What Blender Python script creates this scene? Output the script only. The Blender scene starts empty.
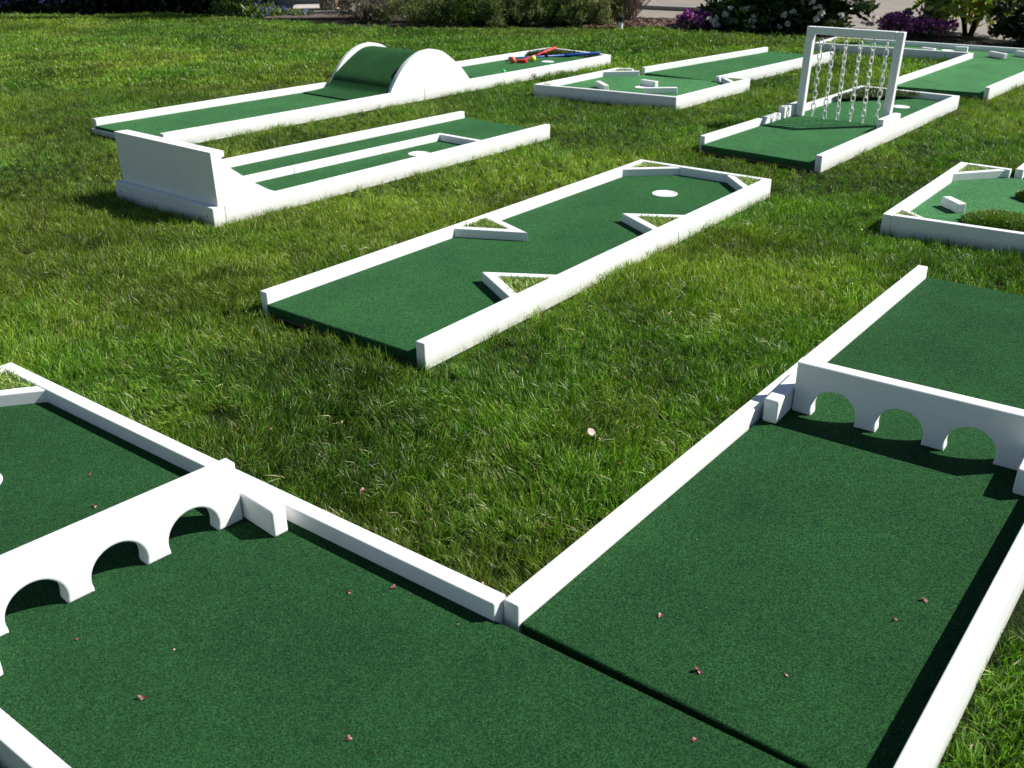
import bpy, bmesh, math, random
import numpy as np
from mathutils import Vector, Matrix
from mathutils.geometry import tessellate_polygon

random.seed(7)
rng = np.random.default_rng(11)
scene = bpy.context.scene
COL = scene.collection
R = math.radians

# ------------------------------------------------------------------ materials
def new_mat(name):
    m = bpy.data.materials.new(name); m.use_nodes = True
    nt = m.node_tree; nt.nodes.clear()
    out = nt.nodes.new('ShaderNodeOutputMaterial')
    b = nt.nodes.new('ShaderNodeBsdfPrincipled')
    nt.links.new(b.outputs[0], out.inputs[0])
    return m, nt, b, out

def node(nt, kind, **kw):
    n = nt.nodes.new(kind)
    for k, v in kw.items():
        if k.startswith('_'): setattr(n, k[1:], v)
        else: n.inputs[k].default_value = v
    return n

def ramp(nt, fac, stops):
    r = nt.nodes.new('ShaderNodeValToRGB')
    e = r.color_ramp.elements
    while len(e) < len(stops): e.new(0.5)
    for el, (p, c) in zip(e, stops):
        el.position = p; el.color = (*c, 1)
    nt.links.new(fac, r.inputs[0]); return r

def mix(nt, fac, a, b, blend='MIX'):
    n = nt.nodes.new('ShaderNodeMix'); n.data_type = 'RGBA'; n.blend_type = blend
    for sock, v in ((n.inputs[0], fac), (n.inputs[6], a), (n.inputs[7], b)):
        if hasattr(v, 'links') or hasattr(v, 'is_linked'): nt.links.new(v, sock)
        elif isinstance(v, (int, float)): sock.default_value = v
        else: sock.default_value = (*v, 1)
    return n.outputs[2]

def pos(nt):
    return nt.nodes.new('ShaderNodeNewGeometry').outputs['Position']

def noise(nt, vec, scale, detail=2, rough=.5, dist=0):
    n = node(nt, 'ShaderNodeTexNoise', Scale=scale, Detail=detail, Roughness=rough, Distortion=dist)
    if vec is not None: nt.links.new(vec, n.inputs['Vector'])
    return n.outputs['Fac']

def bump(nt, b, h, strength, dist):
    n = node(nt, 'ShaderNodeBump', Strength=strength, Distance=dist)
    nt.links.new(h, n.inputs['Height']); nt.links.new(n.outputs[0], b.inputs['Normal'])

def mat_paint():
    m, nt, b, _ = new_mat('white_paint')
    p = pos(nt)
    n1 = noise(nt, p, 9, 5, .6)
    n2 = noise(nt, p, 60, 3, .6)
    c = ramp(nt, n1, [(.3, (.79, .79, .775)), (.7, (.83, .83, .82))]).outputs[0]
    sp = ramp(nt, n2, [(.0, (1, 1, 1)), (.66, (1, 1, 1)), (.80, (.70, .68, .64))]).outputs[0]
    c = mix(nt, .5, c, sp, 'MULTIPLY')
    # scuffed and soil splashed near the ground
    sx = nt.nodes.new('ShaderNodeSeparateXYZ'); nt.links.new(p, sx.inputs[0])
    mr = node(nt, 'ShaderNodeMapRange'); mr.inputs['From Min'].default_value = .015; mr.inputs['From Max'].default_value = .05
    mr.inputs['To Min'].default_value = 1; mr.inputs['To Max'].default_value = 0
    nt.links.new(sx.outputs[2], mr.inputs['Value'])
    mm = nt.nodes.new('ShaderNodeMath'); mm.operation = 'MULTIPLY'
    nt.links.new(mr.outputs[0], mm.inputs[0]); nt.links.new(noise(nt, p, 25, 3), mm.inputs[1])
    c = mix(nt, mm.outputs[0], c, (.42, .42, .30))
    nt.links.new(c, b.inputs['Base Color'])
    b.inputs['Roughness'].default_value = .5
    b.inputs['Specular IOR Level'].default_value = .4
    st = node(nt, 'ShaderNodeMapping', Scale=(30, 30, 260)); nt.links.new(p, st.inputs[0])
    bump(nt, b, noise(nt, st.outputs[0], 1, 4), .12, .002)
    return m

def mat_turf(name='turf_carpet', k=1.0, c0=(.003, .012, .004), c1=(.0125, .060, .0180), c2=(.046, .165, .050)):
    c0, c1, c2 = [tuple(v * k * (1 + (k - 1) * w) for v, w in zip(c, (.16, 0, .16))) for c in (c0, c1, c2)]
    m, nt, b, _ = new_mat(name)
    p = pos(nt)
    f = noise(nt, p, 370, 5, .85)
    big = noise(nt, p, 3.2, 5, .65)
    mid = noise(nt, p, 38, 3, .6)
    c = ramp(nt, f, [(.40, c0), (.50, c1), (.60, c2)]).outputs[0]
    tone = ramp(nt, mid, [(.3, (.92, .92, .94)), (.7, (1.07, 1.07, 1.05))]).outputs[0]
    c = mix(nt, 1.0, c, tone, 'MULTIPLY')
    tone2 = ramp(nt, big, [(.28, (.80, .80, .84)), (.72, (1.24, 1.20, 1.14))]).outputs[0]
    c = mix(nt, 1.0, c, tone2, 'MULTIPLY')
    v = node(nt, 'ShaderNodeTexVoronoi', Scale=200); nt.links.new(p, v.inputs['Vector'])
    lint = ramp(nt, v.outputs['Distance'], [(0.0, (1, 1, 1)), (.42, (0, 0, 0))]).outputs[0]
    wn = ramp(nt, v.outputs['Color'], [(.74, (0, 0, 0)), (.86, (1, 1, 1))]).outputs[0]
    lint = mix(nt, 1.0, lint, wn, 'MULTIPLY')
    c = mix(nt, lint, c, tuple(min(1, v * k) for v in (.085, .215, .080)))
    v2 = node(nt, 'ShaderNodeTexVoronoi', Scale=80); nt.links.new(p, v2.inputs['Vector'])
    fl = mix(nt, 1.0, ramp(nt, v2.outputs['Distance'], [(0, (1, 1, 1)), (.07, (0, 0, 0))]).outputs[0], ramp(nt, v2.outputs['Color'], [(.78, (0, 0, 0)), (.80, (1, 1, 1))]).outputs[0], 'MULTIPLY')
    c = mix(nt, fl, c, (.26, .33, .24))
    nt.links.new(c, b.inputs['Base Color'])
    b.inputs['Roughness'].default_value = .9
    b.inputs['Specular IOR Level'].default_value = .05
    b.inputs['Sheen Weight'].default_value = .05
    b.inputs['Sheen Roughness'].default_value = .5
    b.inputs['Sheen Tint'].default_value = (.45, .85, .55, 1)
    bump(nt, b, f, .9, .006)
    return m

def mat_simple(name, c, rough=.6, var=.15, scale=40, bumpd=0.0, spec=.3):
    m, nt, b, _ = new_mat(name)
    n = noise(nt, pos(nt), scale, 4, .6)
    lo = tuple(x * (1 - var) for x in c); hi = tuple(min(1, x * (1 + var)) for x in c)
    r = ramp(nt, n, [(.3, lo), (.7, hi)])
    nt.links.new(r.outputs[0], b.inputs['Base Color'])
    b.inputs['Roughness'].default_value = rough
    b.inputs['Specular IOR Level'].default_value = spec
    if bumpd: bump(nt, b, n, .5, bumpd)
    return m

def mat_leaf(name, stops, attr='tint', instancer=False, trans=.35, rough=.45, patch=None, spec=.35, tcol=1.25, tmul=(1.1, 1.15, .6)):
    """leaves and blades: colour from a per-leaf number, thin enough to let light through"""
    m, nt, b, out = new_mat(name)
    a = nt.nodes.new('ShaderNodeAttribute'); a.attribute_name = attr
    a.attribute_type = 'INSTANCER' if instancer else 'GEOMETRY'
    c = ramp(nt, a.outputs['Fac'], stops).outputs[0]
    if patch:
        p = pos(nt)
        n = noise(nt, p, patch[0], 3, .6)
        t = ramp(nt, n, patch[1]).outputs[0]
        c = mix(nt, 1.0, c, t, 'MULTIPLY')
    nt.links.new(c, b.inputs['Base Color'])
    b.inputs['Roughness'].default_value = rough
    b.inputs['Specular IOR Level'].default_value = spec
    t = nt.nodes.new('ShaderNodeBsdfTranslucent')
    tc = mix(nt, 1.0, c, tuple(tcol * q for q in tmul), 'MULTIPLY')
    nt.links.new(tc, t.inputs[0])
    ms = nt.nodes.new('ShaderNodeMixShader'); ms.inputs[0].default_value = trans
    nt.links.new(b.outputs[0], ms.inputs[1]); nt.links.new(t.outputs[0], ms.inputs[2])
    nt.links.new(ms.outputs[0], out.inputs[0])
    return m

PAINT = mat_paint()
TURF = mat_turf(k=1.0); TURF_MID = mat_turf('turf_carpet_sheen_mid', 1.75); TURF_PALE = mat_turf('turf_carpet_sheen_pale', 2.5)  # farther lanes: grazing sheen and nap direction put into lighter base colours
TURF_C = mat_turf('turf_carpet_centre', 1.32); TURF_D = mat_turf('turf_carpet_banked_lane', 1.5)  # middle lanes carry less of that painted sheen
EDGE = mat_simple('plywood_deck', (.16, .13, .09), .8, .2, 30)
CUPW = mat_simple('cup_white', (.80, .80, .80), .5, .03, 20)
SOIL = mat_simple('soil', (.045, .034, .020), .95, .5, 60, .01)
CHAINP = mat_simple('white_plastic_chain', (.84, .83, .79), .4, .06, 60)
STEEL = mat_simple('dull_steel', (.22, .22, .23), .4, .1, 60)
SCREW = mat_simple('rusty_screw', (.05, .04, .035), .6, .2, 100)
DARKB = mat_leaf('dark_turf_patch', [(0, (.02, .04, .006)), (.5, (.05, .095, .012)), (1, (.11, .16, .03))], trans=.2)
BLADE = mat_leaf('synthetic_grass', [(0, (.08, .13, .02)), (.45, (.22, .35, .06)), (.8, (.38, .50, .13)), (1, (.58, .60, .32))], trans=.25)
ROUGHB = mat_leaf('long_turf', [(0, (.045, .10, .010)), (.5, (.12, .23, .022)), (1, (.25, .37, .055))], trans=.25)

# ------------------------------------------------------------------ mesh helpers
def link(o, parent=None):
    COL.objects.link(o)
    if parent: o.parent = parent
    return o

def obj_bm(name, bm, mat, parent=None, bevel=0.0, seg=2, smooth=False):
    bm.normal_update()
    if bevel:
        bmesh.ops.recalc_face_normals(bm, faces=bm.faces); bm.normal_update()
        bmesh.ops.bevel(bm, geom=[e for e in bm.edges if len(e.link_faces) == 2 and e.calc_face_angle(0) > .6],
                        offset=bevel, segments=seg, profile=.5, affect='EDGES', clamp_overlap=True)
    bmesh.ops.recalc_face_normals(bm, faces=bm.faces)
    me = bpy.data.meshes.new(name); bm.to_mesh(me); bm.free()
    me.materials.append(mat)
    if smooth:
        for p in me.polygons: p.use_smooth = True
    return link(bpy.data.objects.new(name, me), parent)

def prism(bm, poly, z0, z1):
    """poly: xy list -> closed prism; z1 may be a list"""
    n = len(poly)
    z0s = z0 if isinstance(z0, (list, tuple)) else [z0] * n
    z1s = z1 if isinstance(z1, (list, tuple)) else [z1] * n
    b = [bm.verts.new((x, y, z)) for (x, y), z in zip(poly, z0s)]
    t = [bm.verts.new((x, y, z)) for (x, y), z in zip(poly, z1s)]
    bm.faces.new(b[::-1]); bm.faces.new(t)
    for i in range(n):
        j = (i + 1) % n
        bm.faces.new((b[i], b[j], t[j], t[i]))
    return bm

def extrude_profile(bm, prof, place, w0, w1):
    """prof: (u,z) list; place(u,w,z)->xyz"""
    a = [bm.verts.new(place(u, w0, z)) for u, z in prof]
    b = [bm.verts.new(place(u, w1, z)) for u, z in prof]
    n = len(prof)
    bm.faces.new(a); bm.faces.new(b[::-1])
    for i in range(n):
        j = (i + 1) % n
        bm.faces.new((a[i], a[j], b[j], b[i]))

def tube(bm, pts, rad, nseg=8, cap=True):
    pts = [Vector(p) for p in pts]
    rads = rad if isinstance(rad, (list, tuple)) else [rad] * len(pts)
    rings = []
    for i, p in enumerate(pts):
        t = (pts[min(i + 1, len(pts) - 1)] - pts[max(i - 1, 0)]).normalized()
        up = Vector((0, 0, 1)) if abs(t.z) < .9 else Vector((1, 0, 0))
        s = t.cross(up).normalized(); u = s.cross(t)
        rings.append([bm.verts.new(p + (s * math.cos(k * 2 * math.pi / nseg) + u * math.sin(k * 2 * math.pi / nseg)) * rads[i]) for k in range(nseg)])
    for a, b in zip(rings[:-1], rings[1:]):
        for k in range(nseg):
            bm.faces.new((a[k], a[(k + 1) % nseg], b[(k + 1) % nseg], b[k]))
    if cap:
        bm.faces.new(rings[0][::-1]); bm.faces.new(rings[-1])

def np_mesh(name, verts, faces_flat, loop_tot, mat, tint=None, parent=None, smooth=False):
    me = bpy.data.meshes.new(name)
    verts = np.asarray(verts, np.float32); faces_flat = np.asarray(faces_flat, np.int32)
    loop_tot = np.asarray(loop_tot, np.int32)
    me.vertices.add(len(verts)); me.vertices.foreach_set('co', verts.ravel())
    me.loops.add(len(faces_flat)); me.loops.foreach_set('vertex_index', faces_flat)
    me.polygons.add(len(loop_tot))
    starts = np.concatenate(([0], np.cumsum(loop_tot)[:-1])).astype(np.int32)
    me.polygons.foreach_set('loop_start', starts)
    me.polygons.foreach_set('loop_total', loop_tot)
    me.update(calc_edges=True)
    if tint is not None:
        a = me.attributes.new('tint', 'FLOAT', 'POINT'); a.data.foreach_set('value', np.asarray(tint, np.float32))
    me.materials.append(mat)
    if smooth: me.polygons.foreach_set('use_smooth', np.ones(len(loop_tot), bool))
    return me if parent == 'mesh' else link(bpy.data.objects.new(name, me), parent)

def blades(n, xy, length, width, lean, z=0.0, tint=None):
    """n curved three-part blades: returns verts, flat faces, loop totals, tint"""
    h = length; az = rng.uniform(0, 2 * np.pi, n); face = az + rng.normal(0, .7, n)
    V = np.zeros((n, 7, 3), np.float32)
    ts = [0, .4, .75, 1.0]
    cx, sx = np.cos(az), np.sin(az)
    wx, wy = -np.sin(face), np.cos(face)
    for k, t in enumerate(ts):
        bend = lean * h * t ** 2
        zz = h * (t - .28 * lean * t ** 2)
        px, py = xy[:, 0] + cx * bend, xy[:, 1] + sx * bend
        wd = width * (1 - t * .55)
        if k < 3:
            V[:, 2 * k] = np.stack([px - wx * wd / 2, py - wy * wd / 2, zz + z], 1)
            V[:, 2 * k + 1] = np.stack([px + wx * wd / 2, py + wy * wd / 2, zz + z], 1)
        else:
            V[:, 6] = np.stack([px, py, zz + z], 1)
    base = (np.arange(n) * 7)[:, None]
    f = np.array([0, 1, 3, 2, 2, 3, 5, 4, 4, 5, 6])[None] + base
    lt = np.tile([4, 4, 3], n)
    tt = np.repeat(tint if tint is not None else rng.random(n), 7)
    return V.reshape(-1, 3), f.ravel(), lt, tt

def tag(o, label=None, cat=None, group=None, kind=None):
    if label: o['label'] = label
    if cat: o['category'] = cat
    if group: o['group'] = group
    if kind: o['kind'] = kind
    return o

def empty(name, loc, yaw, label, cat, group=None):
    e = bpy.data.objects.new(name, None); e.empty_display_size = .1
    COL.objects.link(e); e.location = loc; e.rotation_euler = (0, 0, yaw)
    return tag(e, label, cat, group)

def in_poly(pts, poly):
    x, y = pts[:, 0], pts[:, 1]; ins = np.zeros(len(pts), bool)
    n = len(poly)
    for i in range(n):
        x0, y0 = poly[i]; x1, y1 = poly[(i + 1) % n]
        c = ((y0 > y) != (y1 > y))
        with np.errstate(divide='ignore', invalid='ignore'):
            xi = (x1 - x0) * (y - y0) / (y1 - y0 + 1e-12) + x0
        ins ^= c & (x < xi)
    return ins

# ------------------------------------------------------------------ lanes
ZT, ZR = .050, .090      # top of the turf, top of the rails
FOOT = []                # ground covered by boards, in world xy

class Lane:
    def __init__(s, name, o, d, flip, label, cat='minigolf lane', group='minigolf lanes laid out on the lawn', tm=None):
        s.tm = tm or TURF
        s.o = o; s.d = d; s.sg = 1 if flip else -1
        s.yaw = math.atan2(d[1], d[0])
        s.e = empty(name, (o[0], o[1], 0), s.yaw, label, cat, group)
    def p(s, d, n): return (d, s.sg * n)
    def world(s, d, n):
        x, y = s.p(d, n); c, k = math.cos(s.yaw), math.sin(s.yaw)
        return (s.o[0] + c * x - k * y, s.o[1] + k * x + c * y)
    def cover(s, pts): FOOT.append([s.world(*q) for q in pts])
    def box(s, name, pts, z0, z1, mat=None, bevel=.003, parent=None, seg=2):
        bm = bmesh.new(); prism(bm, [s.p(*q) for q in pts], z0, z1)
        return obj_bm(name, bm, mat or PAINT, parent or s.e, bevel, seg)
    def rail(s, a, b, w=.034, inward=(0, 1), z1=ZR, z0=0.0, name='rail'):
        """outer top edge a->b in lane coordinates, thickness w towards inward"""
        dx, dn = b[0] - a[0], b[1] - a[1]; L = math.hypot(dx, dn)
        u = (-dn / L, dx / L)
        if u[0] * inward[0] + u[1] * inward[1] < 0: u = (-u[0], -u[1])
        q = [a, b, (b[0] + u[0] * w, b[1] + u[1] * w), (a[0] + u[0] * w, a[1] + u[1] * w)]
        s.cover(q)
        # timber is never quite straight: a slight bow along the length
        k = max(1, int(L / .45)); am = min(.0030, L * .0013) * random.choice((-1, 1)); zm = min(.0018, L * .0008) * random.choice((-1, 1))
        near, far_, zs = [], [], []
        for i in range(k + 1):
            t = i / k; o_ = am * math.sin(math.pi * t) + (random.uniform(-.0005, .0005) if 0 < i < k else 0)
            near.append((a[0] + dx * t + u[0] * o_, a[1] + dn * t + u[1] * o_)); far_.append((a[0] + dx * t + u[0] * (w + o_), a[1] + dn * t + u[1] * (w + o_)))
            zs.append(z1 + zm * math.sin(math.pi * t) + random.uniform(-.0004, .0004))
        bm = bmesh.new()
        rows = [[bm.verts.new((*s.p(*P_), z)) for P_, z in zip(pl, zl)] for pl, zl in ((near, [z0] * (k + 1)), (near, zs), (far_, zs), (far_, [z0] * (k + 1)))]
        for r0, r1 in zip(rows, rows[1:] + rows[:1]):
            for i in range(k): bm.faces.new((r0[i], r0[i + 1], r1[i + 1], r1[i]))
        bm.faces.new([r[0] for r in rows]); bm.faces.new([r[k] for r in rows])
        return obj_bm(name, bm, PAINT, s.e, .0035, 2)
    def turf(s, q, deck_in=.012):
        """fuzzy green carpet glued on a deck board"""
        s.cover(q)
        t = s.box('turf', q, .016, ZT, s.tm, bevel=.006, seg=3)
        cx = sum(a for a, _ in q) / len(q); cn = sum(b for _, b in q) / len(q)
        q2 = [(a + (cx - a) / max(abs(cx - a), 1e-6) * deck_in, b + (cn - b) / max(abs(cn - b), 1e-6) * .002) for a, b in q]
        s.box('deck', q2, .001, .0155, EDGE, bevel=0)
        return t
    def strip(s, a, b, inward, w=.034, z1=.086, name='corner_strip', ext=0):
        dx, dn = b[0] - a[0], b[1] - a[1]; L = math.hypot(dx, dn)
        u = (-dn / L, dx / L)
        if u[0] * inward[0] + u[1] * inward[1] < 0: u = (-u[0], -u[1])
        q = [a, b, (b[0] + u[0] * w, b[1] + u[1] * w), (a[0] + u[0] * w, a[1] + u[1] * w)]
        return s.box(name, q, ZT - .002, z1, bevel=.003)
    def cup(s, d, n, r=.056):
        bm = bmesh.new(); N = 40
        prof = [(r + .003, ZT - .001), (r + .003, ZT + .003), (r, ZT + .004), (r - .005, ZT + .003), (r - .008, ZT + .0012), (0, ZT + .001)]
        rings = []
        for rr, z in prof[:-1]:
            rings.append([bm.verts.new((*[c + o for c, o in zip(s.p(d, n), (rr * math.cos(k * 2 * math.pi / N), rr * math.sin(k * 2 * math.pi / N)))], z)) for k in range(N)])
        for a, b in zip(rings[:-1], rings[1:]):
            for k in range(N): bm.faces.new((a[k], a[(k + 1) % N], b[(k + 1) % N], b[k]))
        bm.faces.new(rings[-1])
        return obj_bm('cup', bm, CUPW, s.e, 0)
    def grass_fill(s, poly, parent, z0=ZT, h=(.022, .036), dens=16000, mat=None, name='grass_infill', width=.0035, fill=.022):
        """tufted artificial grass standing in a small corner"""
        P = np.array([s.p(*q) for q in poly])
        lo, hi = P.min(0), P.max(0)
        area = abs(sum(P[i][0] * P[(i + 1) % len(P)][1] - P[(i + 1) % len(P)][0] * P[i][1] for i in range(len(P)))) / 2
        pts = rng.uniform(lo, hi, (int(dens * np.prod(hi - lo)) + 10, 2))
        pts = pts[in_poly(pts, P)]
        n = len(pts)
        v, f, lt, tt = blades(n, pts, rng.uniform(h[0], h[1], n), rng.uniform(.8, 1.3, n) * width, rng.uniform(.2, 1.3, n), z0 + fill)
        b = len(v)
        base = np.array([[x, y, z0 + fill + .003] for x, y in P])
        v = np.vstack([v, base]); f = np.concatenate([f, np.arange(len(P)) + b]); lt = np.append(lt, len(P)); tt = np.append(tt, [.35] * len(P))
        return np_mesh(name, v, f, lt, mat or BLADE, tt, parent)

def V2(a, b): return (b[0] - a[0], b[1] - a[1])

def baffle(L, a, apex, c, w=.036):
    """two strips meeting in a point, with a tuft of grass behind them"""
    bm = bmesh.new()
    cen = ((a[0] + c[0] + apex[0]) / 3, (a[1] + c[1] + apex[1]) / 3)
    def inner(p, q):
        dx, dn = q[0] - p[0], q[1] - p[1]; l = math.hypot(dx, dn); u = (-dn / l, dx / l)
        m = ((p[0] + q[0]) / 2, (p[1] + q[1]) / 2)
        if u[0] * (cen[0] - m[0]) + u[1] * (cen[1] - m[1]) < 0: u = (-u[0], -u[1])
        return (u[0] * w, u[1] * w)
    i1, i2 = inner(a, apex), inner(apex, c)
    # inner apex: intersection of the two offset lines
    def isect(p, r, q, s_):
        den = r[0] * s_[1] - r[1] * s_[0]
        t = ((q[0] - p[0]) * s_[1] - (q[1] - p[1]) * s_[0]) / den
        return (p[0] + r[0] * t, p[1] + r[1] * t)
    d1, d2 = V2(a, apex), V2(apex, c)
    ia = isect((a[0] + i1[0], a[1] + i1[1]), d1, (c[0] + i2[0], c[1] + i2[1]), d2)
    sgn = 1 if (apex[1] - a[1]) > 0 else -1
    nA, nC = a[1], c[1]
    def on_rail(p, r, nval):
        t = (nval - p[1]) / r[1]; return (p[0] + r[0] * t, nval)
    ja = on_rail((a[0] + i1[0], a[1] + i1[1]), d1, nA)
    jc = on_rail((c[0] + i2[0], c[1] + i2[1]), d2, nC)
    prism(bm, [L.p(*q) for q in (a, apex, ia, ja)], ZT - .002, .086)
    prism(bm, [L.p(*q) for q in (apex, c, jc, ia)], ZT - .002, .0857)
    o = obj_bm('baffle', bm, PAINT, L.e, .003)
    L.grass_fill([ja, ia, jc], o, ZT, (.017, .030), 30000)
    return o

def screws(L, spots, parent):
    for (d, n, z, ax) in spots:
        bm = bmesh.new()
        x, y = L.p(d, n)
        if ax == 'd': tube(bm, [(x - .0015, y, z), (x + .0015, y, z)], .004, 10)
        else: tube(bm, [(x, y - .0015, z), (x, y + .0015, z)], .004, 10)
        obj_bm('screw', bm, SCREW, parent, 0)

def arch_bridge(origin, yaw, z0, label, group, feet, mirror=1):
    """board with three horseshoe openings between two foot blocks; local x runs along the board, y to its back"""
    e = empty('arched_bridge', (origin[0], origin[1], z0), yaw, label, 'arched bridge', group)
    H, T, Lh = .142, .040, .556
    cs = [.107, .273, .439]; r, ch = .0580, .0220
    a0 = math.asin((ch - .008) / r); hw = r * math.cos(a0); bott = [(0, 0)]
    for c in cs:
        bott.append((c - hw, 0))
        for k in range(33):
            a = math.pi + a0 - k * (math.pi + 2 * a0) / 32
            bott.append((c + r * math.cos(a), max(0.0, ch + r * math.sin(a))))
        bott.append((c + hw, 0))
    bott.append((Lh, 0))
    top = [(Lh, H), (0, H)]
    prof = bott + top
    bm = bmesh.new()
    n = len(prof); P = np.array(prof, float)
    def inset(t):
        out = []
        for i in range(n):
            e0 = P[i] - P[i - 1]; e1 = P[(i + 1) % n] - P[i]
            n0 = np.array([-e0[1], e0[0]]) / np.linalg.norm(e0); n1 = np.array([-e1[1], e1[0]]) / np.linalg.norm(e1)
            m = n0 + n1; m = m / max(np.linalg.norm(m), 1e-6); out.append(P[i] + m * t / max(.6, m @ n0))
        return out
    rr = .005; rings = []
    for ang in (0, 30, 60, 90):
        rings.append((rr * (1 - math.sin(R(ang))), rr * (1 - math.cos(R(ang)))))     # (y, inset) from the face inwards
    rings = [(rr - rr * math.sin(R(q)), rr - rr * math.cos(R(q))) for q in (90, 60, 30, 0)]
    rings = rings + [(T - y, t) for y, t in rings[::-1]]
    loops = [[bm.verts.new((x, y, z)) for x, z in inset(t)] for y, t in rings]
    for la, lb in zip(loops[:-1], loops[1:]):
        for i in range(n):
            k = (i + 1) % n; bm.faces.new((la[i], la[k], lb[k], lb[i]))
    for lp, fl in ((loops[0], True), (loops[-1], False)):
        for tri in tessellate_polygon([[Vector((v.co.x, v.co.z, 0)) for v in lp]]):
            bm.faces.new([lp[q] for q in tri])
    o = obj_bm('bridge_board', bm, PAINT, e, 0)
    for x0, x1, y0, y1 in feet:
        bm = bmesh.new(); prism(bm, [(x0, y0), (x1, y0), (x1, y1), (x0, y1)], .0005, .066)
        obj_bm('foot', bm, PAINT, e, .005, 3)
    return e

# ---- foreground left lane (arched bridge across it)
A = Lane('minigolf_lane', (-.0409, 1.4624), (-.79741, .60344), True, 'dark turf lane in the left foreground, crossed by the sunlit white arched bridge')
A.rail((-.004, -.037), (1.797, -.049), .037)
A.rail((1.797, -.0125), (1.799, .712), .034, (-1, 0))
A.rail((-.79, .714), (1.764, .712), .037, (0, -1))
A.rail((-.80, .0), (-.80, .676), .034, (1, 0))
A.turf([(-.765, -.004), (1.764, -.010), (1.764, .675), (-.765, .677)])
st = A.strip((1.545, -.010), (1.763, .255), (1, -1), .036)
A.grass_fill([(1.592, -.008), (1.762, .198), (1.763, -.008)], st, ZT, (.026, .042), 15000)
A.cup(1.279, .328)
# ---- foreground right lane
B = Lane('minigolf_lane', (.00754, 1.45281), (.61976, .78479), False, 'dark turf lane in the right foreground, crossed by the shaded white arched bridge')
B.rail((0, -.036), (2.389, -.034), .035)
B.rail((0.002, .7145), (2.392, .706), .038, (0, -1), z1=.106)
B.turf([(.004, 0), (2.398, .001), (2.398, .675), (.004, .675)], .010)
def on(L, d, n, z=0): x, y = L.world(d, n); return (x, y, z)
# bridges: local x runs left to right as seen from the camera side of each board
pB0, pB1 = B.world(1.117, .047), B.world(1.141, .603)
arch_bridge(pB0, math.atan2(pB1[1] - pB0[1], pB1[0] - pB0[0]), ZT, 'white arched bridge across the right foreground lane, its near face in shade',
            'white bridges with three arches standing across lanes', [(-.042, -.003, -.098, .15), (.559, .598, -.112, .14)])
pa, pb = A.world(.706, .606), A.world(.650, .050)
arch_bridge(pa, math.atan2(pb[1] - pa[1], pb[0] - pa[0]), ZT, 'white arched bridge across the left foreground lane, its near face in full sun',
            'white bridges with three arches standing across lanes', [(.559, .595, -.112, .14), (-.040, -.003, -.108, .14)])

# ---- centre lane with three pointed baffles
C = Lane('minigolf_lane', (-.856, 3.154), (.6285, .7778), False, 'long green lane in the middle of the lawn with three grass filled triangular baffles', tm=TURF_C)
C.rail((0, 0), (2.439, 0), .034)
C.rail((.008, .760), (2.450, .719), .036, (0, -1))
C.rail((2.439, .0345), (2.4495, .6825), .034, (-1, 0))
C.turf([(-.006, .035), (2.405, .035), (2.413, .684), (.004, .723)])
baffle(C, (.953, .035), (1.087, .311), (1.189, .035))
baffle(C, (.472, .7165), (.616, .468), (.758, .711))
baffle(C, (1.415, .700), (1.551, .457), (1.690, .695))
st = C.strip((2.212, .034), (2.404, .246), (1, -1)); C.grass_fill([(2.262, .036), (2.403, .190), (2.403, .036)], st, ZT, (.026, .04), 14000)
st = C.strip((2.408, .505), (2.228, .686), (1, 1)); C.grass_fill([(2.410, .555), (2.280, .684), (2.412, .683)], st, ZT, (.026, .04), 14000)
C.cup(2.047, .376)

# ---- lane with banked turn wall
D = Lane('minigolf_lane', (-1.300, 4.199), (.6529, .7574), True, 'green lane split by a long white divider below a tall white banked wall', tm=TURF_D)
D.rail((.062, 0), (2.370, 0), .034)
D.rail((.05, .795), (2.368, .736), .036, (0, -1))
nr = D.rail((0, 0), (-.014, .797), .062, (1, 0))
screws(D, [(-.0005, .045, .048, 'd'), (-.0125, .755, .048, 'd')], nr)
D.turf([(.40, .035), (2.378, .035), (2.378, .700), (.40, .748)])
bm = bmesh.new()
prof = [(.034, .0905), (.032, .326), (.100, .324), (.100, .300), (.082, .296), (.103, .266), (.130, .238), (.195, .188), (.245, .151), (.300, .117), (.345, .0905), (.42, .060), (.45, .0515), (.45, .051), (.20, .0508)]
PW = lambda u, w_, z: (*D.p(u - .014 * w_ / .8, w_), z)
extrude_profile(bm, prof, PW, .006, .772)
obj_bm('banked_wall', bm, PAINT, D.e, .0015, 1)
for a_, b_ in ((.40, .728), (.7305, 1.32), (1.3225, 1.762)):
    f = lambda d: .372 - (d - .47) * .029
    D.box('divider', [(a_, f(a_)), (b_, f(b_)), (b_, f(b_) + .032), (a_, f(a_) + .032)], ZT - .002, .0862, bevel=.002)
D.box('divider', [(1.764, .030), (1.797, .030), (1.797, .366), (1.764, .366)], ZT - .002, .0858, bevel=.002)
D.cup(1.441, .183)

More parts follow.
